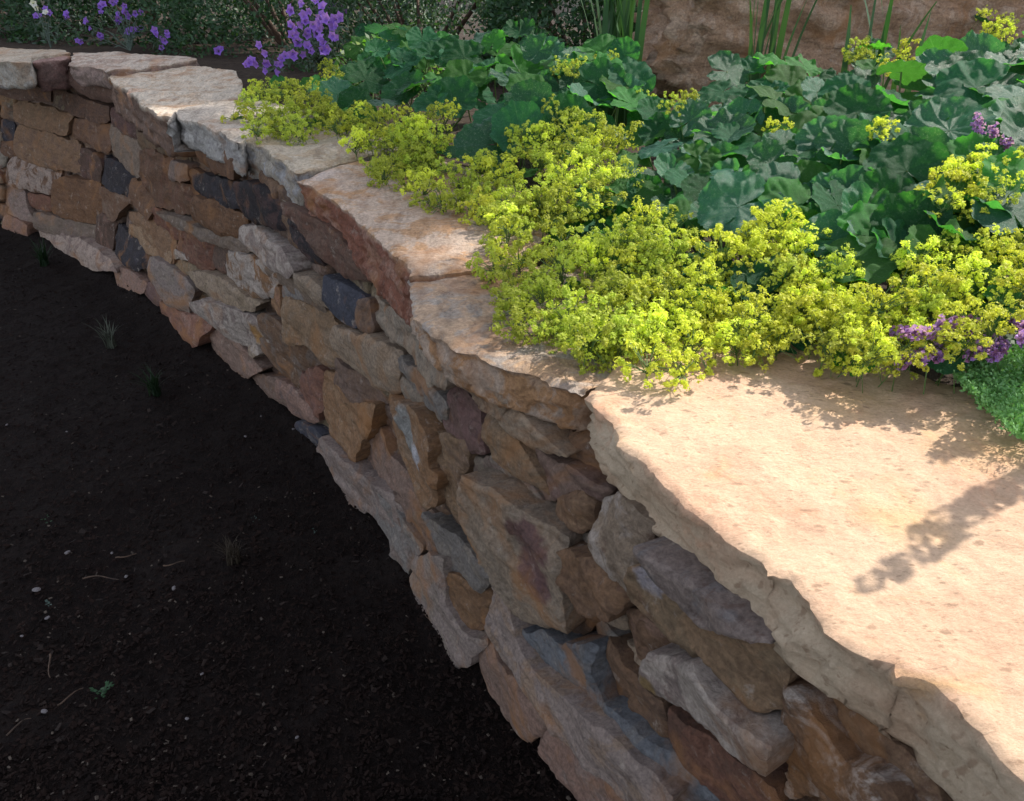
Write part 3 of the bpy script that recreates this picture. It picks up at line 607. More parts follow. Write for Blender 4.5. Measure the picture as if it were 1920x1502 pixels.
i8 = [tuple(atz(135, 104, .925)), tuple(atz(70, 106, .925))]
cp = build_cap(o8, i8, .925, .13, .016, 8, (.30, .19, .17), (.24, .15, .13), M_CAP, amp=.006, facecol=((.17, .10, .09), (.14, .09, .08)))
cp['label'] = 'squared red brown capstone block'
o9 = [(-4.6, 5.15, 0), (-3.6, 4.85, 0), (-2.95, 4.55, 0)] + pz([(0,114),(30,116),(55,114)], .94)
i9 = [tuple(atz(60, 106, .94)), tuple(atz(130, 99, .94)), tuple(atz(120, 93, .94)), tuple(atz(0, 89, .94)), (-4.6, 5.8, 0)]
cp = build_cap(o9, i9, .94, .12, .022, 9, (.42, .36, .29), (.37, .30, .23), M_CAP, amp=.008, facecol=((.36, .34, .31), (.32, .27, .22)))
cp['label'] = 'thick beige capstone at the far left'
#@@REST
# ------------------------------------------------------------------ ground
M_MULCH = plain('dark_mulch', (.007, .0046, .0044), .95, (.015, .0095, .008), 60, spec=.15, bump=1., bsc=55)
M_SOIL = plain('bed_soil', (.030, .020, .016), .95, (.055, .04, .03), 30, spec=.15, bump=1., bsc=40)
def bank(x, y):
    d = np.hypot(BD[:, 0] - x, BD[:, 1] - y); i = int(np.argmin(d)); s_ = (x - BD[i][0]) * NR[i][0] + (y - BD[i][1]) * NR[i][1]
    return max(0., .026 + .014 * fn((x * 5, y * 5, 1), 1, 3)) * math.exp(-max(0, s_) / .05) if s_ > -.2 else 0.
def sheet(name, x0, x1, y0, y1, nx, ny, z, amp, mat, keep=None, far=None):
    V, Fs = [], []
    xs = np.linspace(x0, x1, nx); ys = np.linspace(y0, y1, ny)
    for y in ys:
        for x in xs: V.append((x, y, z + amp * fn((x, y, z), 4, 4) + amp * .5 * fn((x, y, 3), 25, 3) + (bank(x, y) if z == 0 else 0)))
    for j in range(ny - 1):
        for i in range(nx - 1): a = j * nx + i; Fs.append((a, a + 1, a + nx + 1, a + nx))
    if far:
        # a skirt out to the horizon
        ring = [j for j in range(nx)] + [(j + 1) * nx - 1 for j in range(1, ny)] + [ny * nx - 1 - j for j in range(1, nx)] + [(ny - 1 - j) * nx for j in range(1, ny - 1)]
        cx, cy = (x0 + x1) / 2, (y0 + y1) / 2; b = len(V)
        for k in ring:
            dx, dy = V[k][0] - cx, V[k][1] - cy; V.append((cx + dx * far, cy + dy * far, z - .02))
        n = len(ring)
        for i in range(n): Fs.append((ring[i], b + i, b + (i + 1) % n, ring[(i + 1) % n]))
    return tag(link(name, mesh(name, V, Fs, mat)), kind='structure')
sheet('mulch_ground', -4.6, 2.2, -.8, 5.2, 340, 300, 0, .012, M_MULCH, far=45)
# upper bed: strip behind the wall's cap, then level ground
def inner_side(x, y):
    d = np.hypot(TD[:, 0] - x, TD[:, 1] - y); i = int(np.argmin(d)); return -((x - TD[i][0]) * NR[i][0] + (y - TD[i][1]) * NR[i][1])
V, Fs = [], []; rows = [.06, .12, .18, .25, .35, .45, .6, .8, 1.0, 1.3, 1.6, 2.0, 2.6, 3.6]
SK = [i for i in range(0, len(TD), 2)]
for j, w_ in enumerate(rows):
    for i in SK:
        p = TD[i] - NR[i] * w_
        z = .83 if w_ < .2 else .875 + .02 * fn((p[0], p[1], 0), 5, 4)
        V.append((p[0], p[1], z))
m_ = len(SK)
for j in range(len(rows) - 1):
    for i in range(m_ - 1): a = j * m_ + i; Fs.append((a, a + 1, a + m_ + 1, a + m_))
tag(link('planting_bed_soil', mesh('bed', V, Fs, M_SOIL)), kind='structure')
# ---- bark chips over the mulch
def chips(name, n, mat, smin, smax, region, z0=0, flat=.35, seed=1):
    rd = np.random.RandomState(seed); V, Fs = [], []
    k = 0
    while k < n:
        px, py = rd.uniform(-150, 1150), rd.uniform(420, 1700)
        p = atz(px, py, z0)
        _i = int(np.argmin(np.hypot(BD[:, 0] - p[0], BD[:, 1] - p[1])))
        if (p[0] - BD[_i][0]) * NR[_i][0] + (p[1] - BD[_i][1]) * NR[_i][1] < .0: continue
        k += 1; d = np.linalg.norm(p - O)
        L = smin + (smax - smin) * rd.uniform(0, 1) ** 2; wd = L * rd.uniform(.25, .9); th = L * flat * rd.uniform(.3, .6)
        M = Matrix.Translation((p[0], p[1], z0 + .004 + rd.uniform(0, .010) + bank(p[0], p[1]))) @ Matrix.Rotation(rd.uniform(0, 6.28), 4, 'Z') @ Matrix.Rotation(rd.uniform(-.5, .5), 4, 'X') @ Matrix.Rotation(rd.uniform(-.5, .5), 4, 'Y')
        b = len(V)
        for (x, y, z) in ((-1, -.7, -1), (1, -1, -1), (.9, 1, -1), (-.8, .8, -1), (-.7, -.5, 1), (.8, -.8, 1), (1, .5, 1), (-.9, .7, 1)):
            V.append(M @ Vector((x * L / 2 * rd.uniform(.8, 1.2), y * wd / 2 * rd.uniform(.7, 1.2), z * th / 2)))
        Fs += [[b + q for q in f] for f in ((3, 2, 1, 0), (4, 5, 6, 7), (0, 1, 5, 4), (1, 2, 6, 5), (2, 3, 7, 6), (3, 0, 4, 7))]
    return tag(link(name, mesh(name, V, Fs, mat, False)), kind='stuff')
chips('bark_mulch', 34000, plain('bark', (.008, .0052, .0048), .9, (.020, .0118, .0098), 25, spec=.10), .003, .015, None, seed=2)
chips('brown_bark_shreds', 500, plain('bark_brown', (.022, .012, .009), .9, (.010, .006, .005), 40), .006, .022, None, z0=.004, flat=.15, seed=8)
chips('pale_litter', 800, plain('litter', (.09, .07, .055), .85, (.03, .022, .018), 30), .002, .010, None, z0=.008, seed=5)
# ---- pebbles lying on the mulch
M_PEB = plain('pebble', (.22, .20, .21), .8, (.07, .06, .06), 70)
pebs = [(43,1197,.006,'small pale pebble nearest the left edge, above the grey pebbles'),(128,1040,.011,'whitish pebble lying left above the bent orange brown twig'),(211,1041,.007,'small white pebble touching the thin dry twig above the bent one'),(70,1110,.015,'largest lilac grey pebble beside the bluish seedling at the left'),(90,1163,.009,'grey pebble just below the largest lilac grey one'),(327,1107,.010,'lone pinkish white pebble below the short pale straw'),(85,1338,.010,'brightest white pebble in the lower left, left of the green weed'),(380,1268,.006,'tiny white pebble right of and above the green weed seedling'),(238,1085,.008,'white pebble at the right end of the bent orange brown twig'),(352,1352,.007,'dull pebble low on the mulch right below the green weed'),(558,1387,.006,'tiny white pebble lowest and farthest right on the open mulch'),(490,784,.006,'upper of the two white pebbles by the curve of the wall foot'),(461,822,.008,'lower of the two white pebbles by the curve of the wall foot'),(551,808,.008,'whitish pebble almost touching the dark slate stone of the foot'),(14,800,.007,'small whitish pebble at the left edge under the pale grass tuft'),(126,813,.006,'small pebble in the dark left half, right of the edge pebble')]
def pebble_mesh(seed):
    bm = bmesh.new(); bmesh.ops.create_icosphere(bm, subdivisions=2, radius=1)
    for v in bm.verts:
        v.co *= 1 + .28 * noise.noise(v.co * 1.4 + Vector((seed, 0, 0))); v.co.z *= .6
    me = bpy.data.meshes.new('pebble'); bm.to_mesh(me); bm.free(); me.materials.append(M_PEB); return me
PM = [pebble_mesh(k * 3.1) for k in range(4)]
for k, (x, y, r_, lb) in enumerate(pebs):
    p = atz(x, y, .008); o = bpy.data.objects.new('pebble', PM[k % 4]); C.objects.link(o); o.location = (p[0], p[1], .016); o.scale = (r_ * .75, r_ * .5, r_ * .5); o.rotation_euler = (0, 0, k)
    tag(o, lb, 'pebble', 'pale pebbles scattered on the mulch')
# ---- twigs
M_TWIG = plain('dry_twig', (.10, .062, .042), .8, (.05, .034, .026), 30)
def tube(pts, r0, r1, k=5):
    V, Fs = [], []; n = len(pts)
    for i, p in enumerate(pts):
        p = Vector(p); t = (Vector(pts[min(i + 1, n - 1)]) - Vector(pts[max(i - 1, 0)])).normalized()
        a = t.orthogonal().normalized(); b = t.cross(a); r_ = r0 + (r1 - r0) * i / (n - 1)
        for j in range(k): an = 2 * math.pi * j / k; V.append(p + a * math.cos(an) * r_ + b * math.sin(an) * r_)
    for i in range(n - 1):
        for j in range(k): Fs.append((i * k + j, i * k + (j + 1) % k, (i + 1) * k + (j + 1) % k, (i + 1) * k + j))
    return V, Fs
for k, (x0, y0, x1, y1, lab) in enumerate([(155,1085,225,1084,'bent orange brown twig lying flat on the mulch'),(92,1230,95,1270,'short straight dry stalk pointing away on the mulch'),(215,1048,255,1040,'thin dry twig just above the bent orange brown one'),(306,1061,345,1055,'short pale straw by the lone white pebble'),(110,1320,155,1293,'thin dry twig lying near the small green weed'),(15,1375,60,1345,'dry grass straw in the near corner of the mulch')]):
    a, b = atz(x0, y0, .02), atz(x1, y1, .02); pts = [a + (b - a) * t + np.array((0, .006 * math.sin(t * 5 + k), .004 * math.sin(t * 3))) for t in np.linspace(0, 1, 7)]
    V, Fs = tube(pts, .0022, .001); tag(link('twig', mesh('twig', V, Fs, M_TWIG)), lab, 'twig')
# ---- grass and weed tufts on the mulch
def blade(base, az, L, wd, bend, seg=6, V=None, Fs=None, droop=1.0):
    d = Vector((math.cos(az), math.sin(az), 0)); sidev = Vector((-d.y, d.x, 0)); b = len(V)
    for i in range(seg + 1):
        t = i / seg; hgt = L * (t - .35 * bend * droop * t * t); out = L * bend * t * t * .8
        c = Vector(base) + d * out + Vector((0, 0, hgt)); ww = wd * (1 - t ** 2.2) * .5 + wd * .03
        V.append(c - sidev * ww); V.append(c + sidev * ww + d * wd * .15)
    for i in range(seg): a = b + 2 * i; Fs.append((a, a + 1, a + 3, a + 2))
def tuft(px, py, n, L, wd, mat, name, lab, cat, seed=0):
    rd = random.Random(seed); V, Fs = [], []; p = atz(px, py, 0)
    for _ in range(n):
        blade((p[0] + rd.uniform(-.015, .015), p[1] + rd.uniform(-.015, .015), .0), rd.uniform(0, 6.28), L * rd.uniform(.5, 1.1), wd, rd.uniform(.1, .9), 5, V, Fs)
    return tag(link(name, mesh(name, V, Fs, mat)), lab, cat)
M_G1 = plain('weed_green', (.012, .028, .012), .6, trans=.2); M_G2 = plain('weed_dry', (.05, .038, .026), .8); M_G3 = plain('weed_pale', (.07, .08, .06), .7)
tuft(85, 500, 60, .16, .006, M_G1, 'grass_tuft', 'low dark green grass tuft close under the wall at the left', 'grass tuft', 1)
tuft(210, 652, 34, .14, .0045, M_G3, 'grass_tuft', 'pale thin grass tuft with a whitish heart on the mulch', 'grass tuft', 2)
tuft(292, 742, 60, .13, .005, M_G1, 'grass_tuft', 'dim spreading green grass tuft below the pale tuft', 'grass tuft', 3)
tuft(440, 1055, 70, .085, .0025, M_G2, 'grass_tuft', 'dry brown bristly grass tuft in the middle of the mulch', 'grass tuft', 4)
def leafy_weed(px, py, rad, n, mat, lab, seed):
    rd = random.Random(seed); V, Fs = [], []; p = atz(px, py, .01)
    for _ in range(n):
        a = rd.uniform(0, 6.28); q = rd.uniform(0, rad); c = Vector((p[0] + q * math.cos(a), p[1] + q * math.sin(a), .015 + rd.uniform(0, .02))); s = rad * rd.uniform(.25, .45)
        u = Vector((math.cos(a), math.sin(a), rd.uniform(0, .5))) * s; v = Vector((-math.sin(a), math.cos(a), rd.uniform(-.2, .2))) * s * .45; b = len(V)
        V += [c - u * .6, c + v, c + u * .8, c - v, c + Vector((0, 0, s * .1))]; Fs += [(b, b + 3, b + 4), (b + 3, b + 2, b + 4), (b + 2, b + 1, b + 4), (b + 1, b, b + 4)]
    return tag(link('weed', mesh('weed', V, Fs, mat)), lab, 'weed')
M_W = plain('weed_leaf', (.018, .06, .02), .5, trans=.15); M_W2 = plain('weed_leaf_blue', (.035, .06, .05), .5)
leafy_weed(196, 1303, .022, 26, M_W, 'small bright green weed seedling near the lower left corner of the mulch', 1)
leafy_weed(95, 1140, .016, 7, M_W2, 'tiny bluish green seedling beside two grey pebbles', 2)
leafy_weed(480, 980, .012, 6, M_W2, 'tiny bluish seedling on the mulch above the dry bristly tuft', 3)
leafy_weed(590, 1004, .012, 6, M_W2, 'tiny bluish seedling on the mulch closest to the curve of the wall', 4)
leafy_weed(90, 982, .014, 6, M_W, 'faint green seedling at the left of the mulch', 5)
# ------------------------------------------------------------------ planting on top
def Hb(x, y):
    s = max(0, inner_side(x, y) - .28)
    return .905 + .025 * min(1, max(0, (y - 1.9) / .6)) + .27 * (1 - math.exp(-s / .55)) + .02 * fn((x, y, 2), 3, 3)
def on_plants(px, py, extra=0.):
    r = ray(px, py); t = .4; last = None
    while t < 7:
        p = O + r * t
        if p[2] < Hb(p[0], p[1]) + extra and inner_side(p[0], p[1]) > .05: return p
        t += .01 + .004 * t
    return O + r * 3
# leaves
M_LEAF = []
for k, (c1_, c2_) in enumerate([((.018, .072, .036), (.030, .105, .048)), ((.032, .115, .030), (.052, .155, .040)), ((.028, .09, .02), (.045, .12, .025)), ((.024, .082, .052), (.040, .120, .070))]):
    B = NB('leaf_%s' % ('deep', 'green', 'backlit', 'bluish')[k]); v = B.coord()  # third kind paints sun from behind into the leaf colour
    av = B.n('Attribute', attribute_name='vein'); col = B.mix(B.ramp(B.noise(v, 20, 5), .3, .7), c1_, c2_)
    col = B.mix(B.ramp(av.outputs['Fac'], .5, 1, 0, .35), col, (.09, .18, .08))
    oi = B.n('ObjectInfo'); h = B.n('HueSaturation'); B.l(B.ramp(oi.outputs['Random'], 0, 1, .7, 1.35), h.inputs['Value']); B.l(B.ramp(oi.outputs['Random'], 0, 1, .485, .515), h.inputs['Hue']); B.l(col, h.inputs['Color'])
    sp = B.ramp(B.noise(v, 300, 2, .5), .60, .66, 0, 1); sp = B.math('MULTIPLY', sp, B.ramp(B.noise(v, 13, 3), .52, .64))
    col = B.mix(B.math('MULTIPLY', sp, (.5, .4, .3, .9)[k]), h.outputs[0], (.55, .62, .62))  # pale specks are glints and highlights painted into the leaf colour
    B.l(col, B.b.inputs['Base Color']); B.b.inputs['Roughness'].default_value = (.42, .45, .45, .34)[k]; B.b.inputs['Specular IOR Level'].default_value = (.05, .05, .08, .13)[k]
    B.l(B.bump(B.noise(v, 120, 4), .35, .004, B.bump(av.outputs['Fac'], -.6, .004)), B.b.inputs['Normal'])
    tr = B.n('BsdfTranslucent'); mx = B.n('MixShader'); mx.inputs[0].default_value = .38
    B.l(B.mix(1., col, (2.6, 3.3, .7) if k != 2 else (1.5, 1.7, .8), 'MULTIPLY'), tr.inputs[0]); B.l(B.b.outputs[0], mx.inputs[1]); B.l(tr.outputs[0], mx.inputs[2]); B.l(mx.outputs[0], B.out.inputs[0])
    M_LEAF.append(B.m)
def leaf_mesh(seed, mat, lobes=9, cup=.25):
    """round pleated leaf with shallow toothed lobes, radius 1, stalk at the notch (-x)"""
    rd = random.Random(seed); nr, na = 9, 100; V, Fs, vn = [], [], []; span = math.pi * 2 - .22
    ph = [rd.uniform(-.12, .12) for _ in range(lobes + 1)]; wx, wy = rd.uniform(0, 10), rd.uniform(0, 10); fold = rd.uniform(-.25, .35)
    for i in range(nr + 1):
        t = i / nr
        for j in range(na + 1):
            f = j / na; a = -math.pi + .11 + span * f; l_ = f * lobes; u = abs((l_ % 1) - .5) * 2
            k_ = min(lobes - 1, int(l_)); R_ = (.90 + .10 * math.cos(u * math.pi / 2) ** .7 + ph[k_] * .25) * (1 - .22 * (abs(f - .5) * 2) ** 3 * 0 )
            R_ *= 1 + .018 * math.cos(f * lobes * 7 * 2 * math.pi) * (t > .95)
            nd = 1 - .30 * max(0, 1 - min(f, 1 - f) * 22)
            r_ = t * R_ * nd; x = math.cos(a) * r_ * 1.02; y = math.sin(a) * r_
            pleat = (abs((l_ % 1) - .5) * 2)         # 0 on the rib, 1 between lobes
            z = cup * t * t * .55 - .055 * t * (.6 - pleat) * (.6 + .8 * abs(noise.noise(Vector((x * 2, y * 2, seed + 5))))) + .10 * t * t * noise.noise(Vector((x * 1.7 + wx, y * 1.7 + wy, seed))) * 2 + .05 * t * noise.noise(Vector((x * 5 + wx, y * 5 + wy, seed))) * 2
            z += fold * y * y * .6 - .05 * max(0, t - .75) * 2 * (1 + math.sin(f * lobes * 2 * math.pi))
            V.append((x, y, z)); vn.append(max(0, 1 - pleat * (5 + 9 * t)) if pleat < .3 else max(0, .5 - 4 * abs(((l_ * 3) % 1) - .5) ) * .6)
    for i in range(nr):
        for j in range(na): a = i * (na + 1) + j; Fs.append((a, a + 1, a + na + 2, a + na + 1))
    me = mesh('leaf', V, Fs, mat); at = me.attributes.new('vein', 'FLOAT', 'POINT'); at.data.foreach_set('value', vn); return me
LEAFS = {k: [leaf_mesh(k * 10 + j, M_LEAF[k], random.Random(k + j).choice([7, 8, 9]), random.Random(k * 7 + j).uniform(-.15, .55)) for j in range(5)] for k in range(4)}
M_STEM = plain('plant_stem', (.10, .17, .05), .6, trans=.1)
_v, _f = tube([(0, 0, 0), (.02, .01, .3), (.04, 0, .65), (0, 0, 1)], .012, .008); STEMM = mesh('leaf_stalk', _v, _f, M_STEM)
def put_leaf(plant, p, rad, kind, rd, face=None, tilt=None):
    az = rd.uniform(0, 6.28)
    up = Vector((rd.uniform(-.4, .4), rd.uniform(-1.1, .05), 1)).normalized() if face is None else Vector(face).normalized()
    q = up.to_track_quat('Z', 'Y').to_matrix().to_4x4()
    rad *= 1.02
    M = Matrix.Translation(Vector(p)) @ q @ Matrix.Rotation(az if tilt is None else tilt, 4, 'Z') @ Matrix.Diagonal((rad, rad * rd.uniform(.88, 1.08), rad, 1))
    return link('leaf', rd.choice(LEAFS[kind]), plant, M)
# lady's mantle froth
M_FL = []
for k, (ca, cb) in enumerate([((.66, .67, .09), (.47, .53, .07)), ((.48, .52, .08), (.30, .37, .055))]):  # brighter yellow for sunlit froth, duller one for shaded: light put into colour
    B = NB('froth_flower_%s' % ('yellow', 'lime_shaded')[k]); v = B.coord(); col = B.mix(B.ramp(B.noise(v, 55, 3), .35, .65), ca, cb)
    oi = B.n('ObjectInfo'); h = B.n('HueSaturation'); B.l(B.ramp(oi.outputs['Random'], 0, 1, .75, 1.2), h.inputs['Value']); B.l(B.ramp(oi.outputs['Random'], 0, 1, .49, .51), h.inputs['Hue']); B.l(col, h.inputs['Color'])
    B.l(h.outputs[0], B.b.inputs['Base Color']); B.b.inputs['Roughness'].default_value = .6; B.b.inputs['Specular IOR Level'].default_value = .2
    tr = B.n('BsdfTranslucent'); mx = B.n('MixShader'); mx.inputs[0].default_value = .35
    B.l(B.mix(1., h.outputs[0], (1.6, 1.7, .9), 'MULTIPLY'), tr.inputs[0]); B.l(B.b.outputs[0], mx.inputs[1]); B.l(tr.outputs[0], mx.inputs[2]); B.l(mx.outputs[0], B.out.inputs[0]); M_FL.append(B.m)
def spray_mesh(seed, mat, nb=15):
    """froth: branchlets ending in knots of tiny four-pointed flowers; about 7 cm wide, height 7 cm above origin"""
    rd = random.Random(seed); V, Fs, mi = [], [], []
    def add(v, f, m): b = len(V); V.extend(v); Fs.extend([[b + q for q in x] for x in f]); mi.extend([m] * len(f))
    top = Vector((rd.uniform(-.01, .01), rd.uniform(-.01, .01), .03))
    v, f = tube([(0, 0, -.09), (.004, 0, -.03), top], .0011, .0008, 3); add(v, f, 1)
    for b_ in range(nb):
        a = rd.uniform(0, 6.28); rr = .033 * math.sqrt(rd.uniform(0, 1)); c = Vector((rr * math.cos(a), rr * math.sin(a), .035 + rd.uniform(-.022, .022) - 10 * rr * rr))
        v, f = tube([top * rd.uniform(.2, .9), (top + c) * .5 + Vector((0, 0, -.003)), c], .0007, .0004, 3); add(v, f, 1)
        ks = rd.uniform(.7, 1.35)
        for _ in range(rd.randint(14, 24)):
            d = Vector((rd.gauss(0, 1), rd.gauss(0, 1), rd.gauss(.35, .8))); d.normalize(); fc = c + d * rd.uniform(.0025, .0062) * ks
            n = (d + Vector((rd.uniform(-.5, .5), rd.uniform(-.5, .5), rd.uniform(0, .8)))).normalized(); u = n.orthogonal().normalized(); w2 = n.cross(u); s = rd.uniform(.0020, .0034); a0 = rd.uniform(0, 6.28); vv = [fc]; ff = []
            for q in range(8):
                an = a0 + q * math.pi / 4; r_ = s if q % 2 == 0 else s * .5
                vv.append(fc + (u * math.cos(an) + w2 * math.sin(an)) * r_ + n * (s * .35 if q % 2 == 0 else s * .1))
            ff = [(0, 1 + q, 1 + (q + 1) % 8) for q in range(8)]; add(vv, ff, 0)
    me = bpy.data.meshes.new('spray'); me.from_pydata([tuple(x) for x in V], [], [tuple(x) for x in Fs]); me.materials.append(mat); me.materials.append(M_STEM)
    me.polygons.foreach_set('material_index', mi); me.update(); return me
SPR = {k: [spray_mesh(k * 20 + j, M_FL[k], 17 + j * 3) for j in range(5)] for k in range(2)}
def put_spray(plant, p, sc, kind, rd, lean=None):
    up = Vector((rd.uniform(-.4, .3), rd.uniform(-.7, .2), 1)).normalized() if lean is None else Vector(lean).normalized()
    M = Matrix.Translation(Vector(p)) @ up.to_track_quat('Z', 'Y').to_matrix().to_4x4() @ Matrix.Rotation(rd.uniform(0, 6.28), 4, 'Z') @ Matrix.Diagonal((sc, sc, sc * rd.uniform(.85, 1.15), 1)) @ Matrix.Translation((0, 0, -.03))
    return link('flower_spray', rd.choice(SPR[kind]), plant, M)
def scatter_px(poly, step, rd, jit=.35):
    xs = [p[0] for p in poly]; ys = [p[1] for p in poly]; out = []; y = min(ys) + step / 3; r_ = 0
    while y < max(ys):
        x = min(xs) + (step / 2 if r_ % 2 else 0)
        while x < max(xs):
            q = (x + rd.uniform(-jit, jit) * step, y + rd.uniform(-jit, jit) * step)
            if inpoly(q[0], q[1], poly): out.append(q)
            x += step
        y += step * .8; r_ += 1
    return out
# plants: (label, root pixel, sprays [(poly, step, kind, size)], leaf polys [(poly, step, kinds, rmin, rmax)], single leaves)
GRP = "lady's mantle plants spilling over the capstones"
PL = [
 ('far left clump of yellow green froth spilling onto the pale capstones below the purple bells', (600, 200),
  [([(428,216),(455,170),(520,150),(600,158),(640,190),(700,205),(690,272),(600,262),(470,243)], 19, 1, 1.2), ([(590,120),(640,110),(640,190),(600,180)], 26, 1, .9), ([(680,200),(760,215),(780,270),(690,272)], 25, 1, 1.)],
  [([(600,150),(640,90),(760,60),(880,80),(960,130),(900,190),(760,215),(640,190)], 44, (0, 0, 3, 1), .055, .085)], []),
 ('mid clump whose froth bulges over the capstone with the red face', (860, 250),
  [([(692,305),(730,240),(790,225),(840,250),(870,300),(900,390),(860,382),(720,368)], 24, 1, 1.2), ([(700,215),(870,190),(890,225),(790,240)], 26, 0, .9), ([(730,240),(790,230),(800,260),(740,270)], 20, 0, 1.)],
  [([(870,230),(960,190),(1100,200),(1170,240),(1090,260),(1000,240),(900,280)], 44, (0, 3), .06, .085)], []),
 ('central mound of froth left of the big dark leaves', (1050, 300),
  [([(890,300),(960,250),(1080,215),(1165,240),(1175,330),(1130,400),(1090,450),(960,440),(885,395)], 29, 1, 1.15), ([(900,370),(950,350),(960,430),(900,420)], 26, 0, 1.1), ([(1010,200),(1060,190),(1090,230),(1010,235)], 26, 1, .9)],
  [([(940,130),(1050,110),(1190,140),(1200,230),(1100,215),(980,200)], 42, (0, 3, 1), .06, .09)], []),
 ('lowest froth mound that hangs over the shaded capstone onto the peach slab', (1120, 480),
  [([(915,530),(935,450),(1080,450),(1150,470),(1200,560),(1180,665),(1070,655),(940,605)], 31, 1, 1.1), ([(1130,440),(1180,380),(1260,405),(1300,450),(1290,480),(1230,520),(1150,540)], 31, 1, 1.), ([(1150,545),(1240,520),(1300,480),(1360,440),(1370,510),(1405,570),(1400,625),(1280,672),(1180,665)], 27, 0, 1.05)],
  [([(1060,400),(1180,330),(1260,400),(1160,470)], 46, (0, 0, 1), .05, .075)], []),
 ('low froth cushion between the shaded mound and the sunlit right mounds', (1370, 560),
  [([(1270,560),(1330,520),(1400,560),(1450,560),(1470,640),(1400,660),(1280,672)], 28, 0, 1.0), ([(1200,600),(1280,600),(1290,684),(1210,684)], 27, 0, 1.0), ([(1060,600),(1180,600),(1210,672),(1090,668)], 27, 1, 1.05), ([(1500,560),(1640,560),(1660,684),(1520,668)], 32, 0, 1.0)],
  [([(1240,500),(1460,480),(1500,600),(1300,620)], 50, (0, 0), .045, .06)], []),
 ('biggest plant with broad dark dewy leaves in the middle of the bed', (1450, 300),
  [([(1390,430),(1450,385),(1520,400),(1512,470),(1480,540),(1400,525)], 27, 0, .95), ([(1190,170),(1300,175),(1320,215),(1220,225)], 30, 1, .8), ([(1400,225),(1490,225),(1490,245),(1400,245)], 30, 0, .7)],
  [([(1180,250),(1280,180),(1400,110),(1640,110),(1700,200),(1740,330),(1700,440),(1600,520),(1520,500),(1440,400),(1330,440),(1230,400),(1180,350)], 47, (0, 3, 3, 1), .04, .078), ([(1180,250),(1280,180),(1400,110),(1640,110),(1740,330),(1600,500),(1440,400),(1330,440),(1180,350)], 90, (1, 0), .04, .06)],
  [(1560,180,.098,0,(0,-.85,.55)),(1320,360,.078,3,(-.1,-.8,.6)),(1395,330,.075,3,(.1,-.35,1)),(1480,330,.062,1,(.1,-.7,.7)),(1582,330,.060,1,(-.1,-.7,.7)),(1610,415,.070,0,(0,-.8,.6)),(1555,440,.062,3,(-.3,-.5,.8)),(1345,390,.062,0,(0,-.8,.5)),(1450,150,.072,0,(-.2,-.8,.6)),(1385,130,.060,3,(-.2,.2,1)),(1515,92,.075,2,(.1,.6,.9)),(1240,110,.045,1,(-.6,-.5,.5)),(1265,72,.045,0,(.1,-.8,.5)),(1300,140,.05,3,(0,.3,1)),(1230,260,.068,0,(-.3,-.6,.7)),(1365,270,.062,0,(0,-.5,.8)),(1640,140,.05,1,(.2,.2,1)),(1605,95,.05,3,(-.2,.3,1)),(1700,240,.06,0,(0,-.5,.9))]),
 ('right front plant of bright sunlit yellow froth along the peach slab', (1680, 560),
  [([(1438,590),(1462,550),(1520,500),(1600,480),(1610,520),(1560,600),(1480,645),(1445,640)], 31, 0, 1.), ([(1560,600),(1640,540),(1700,520),(1780,560),(1850,560),(1860,620),(1760,668),(1650,672),(1560,640)], 31, 0, 1.05), ([(1690,500),(1760,460),(1835,440),(1920,450),(1960,520),(1900,590),(1840,560),(1720,530)], 30, 0, 1.)],
  [([(1620,440),(1760,400),(1900,380),(1920,470),(1760,520),(1640,520)], 52, (0, 0, 1), .05, .08)], []),
 ('right hand plant with silvery rippled leaves and froth below the purple catmint spike', (1840, 260),
  [([(1722,380),(1760,340),(1820,290),(1915,320),(1925,370),(1840,400),(1790,420),(1730,410)], 28, 0, 1.), ([(1600,240),(1680,250),(1670,290),(1610,285)], 28, 0, .8), ([(1735,280),(1790,275),(1780,300),(1740,300)], 26, 0, .8)],
  [([(1690,150),(1780,110),(1960,80),(1960,420),(1860,460),(1740,330)], 52, (0, 3, 3, 1), .06, .095)],
  [(1830,165,.085,0,(-.2,-.6,.8)),(1780,245,.075,3,(-.3,-.4,.9)),(1890,120,.07,3,(0,0,1)),(1765,105,.06,2,(.2,.7,.8)),(1690,135,.055,2,(.3,.5,.9)),(1900,180,.06,3,(0,-.2,1)),(1700,320,.075,0,(-.2,-.6,.7)),(1900,400,.06,3,(-.2,-.3,1)),(1640,90,.045,1,(0,.3,1))]),
 ('rear plant whose small leaves rise below the dark iris clump', (900, 90),
  [([(1020,110),(1150,100),(1170,130),(1040,140)], 34, 1, .8)],
  [([(640,100),(700,50),(880,60),(1010,60),(1190,100),(1200,160),(1060,150),(900,130),(760,120)], 40, (0, 3, 0, 1), .05, .08)],
  [(1010,95,.05,3,(-.2,-.7,.6)),(925,80,.05,1,(-.3,-.6,.7))]),
 ('back corner plant with one bright yellow froth head against the rock', (1870, 70),
  [([(1825,22),(1890,5),(1918,60),(1840,85)], 22, 0, .85), ([(1690,88),(1712,88),(1712,108),(1690,108)], 16, 0, .8), ([(1600,90),(1660,80),(1680,130),(1610,130)], 27, 1, .9)],
  [([(1840,90),(1990,60),(1990,140),(1860,130)], 50, (0, 3), .06, .08)], []),
]
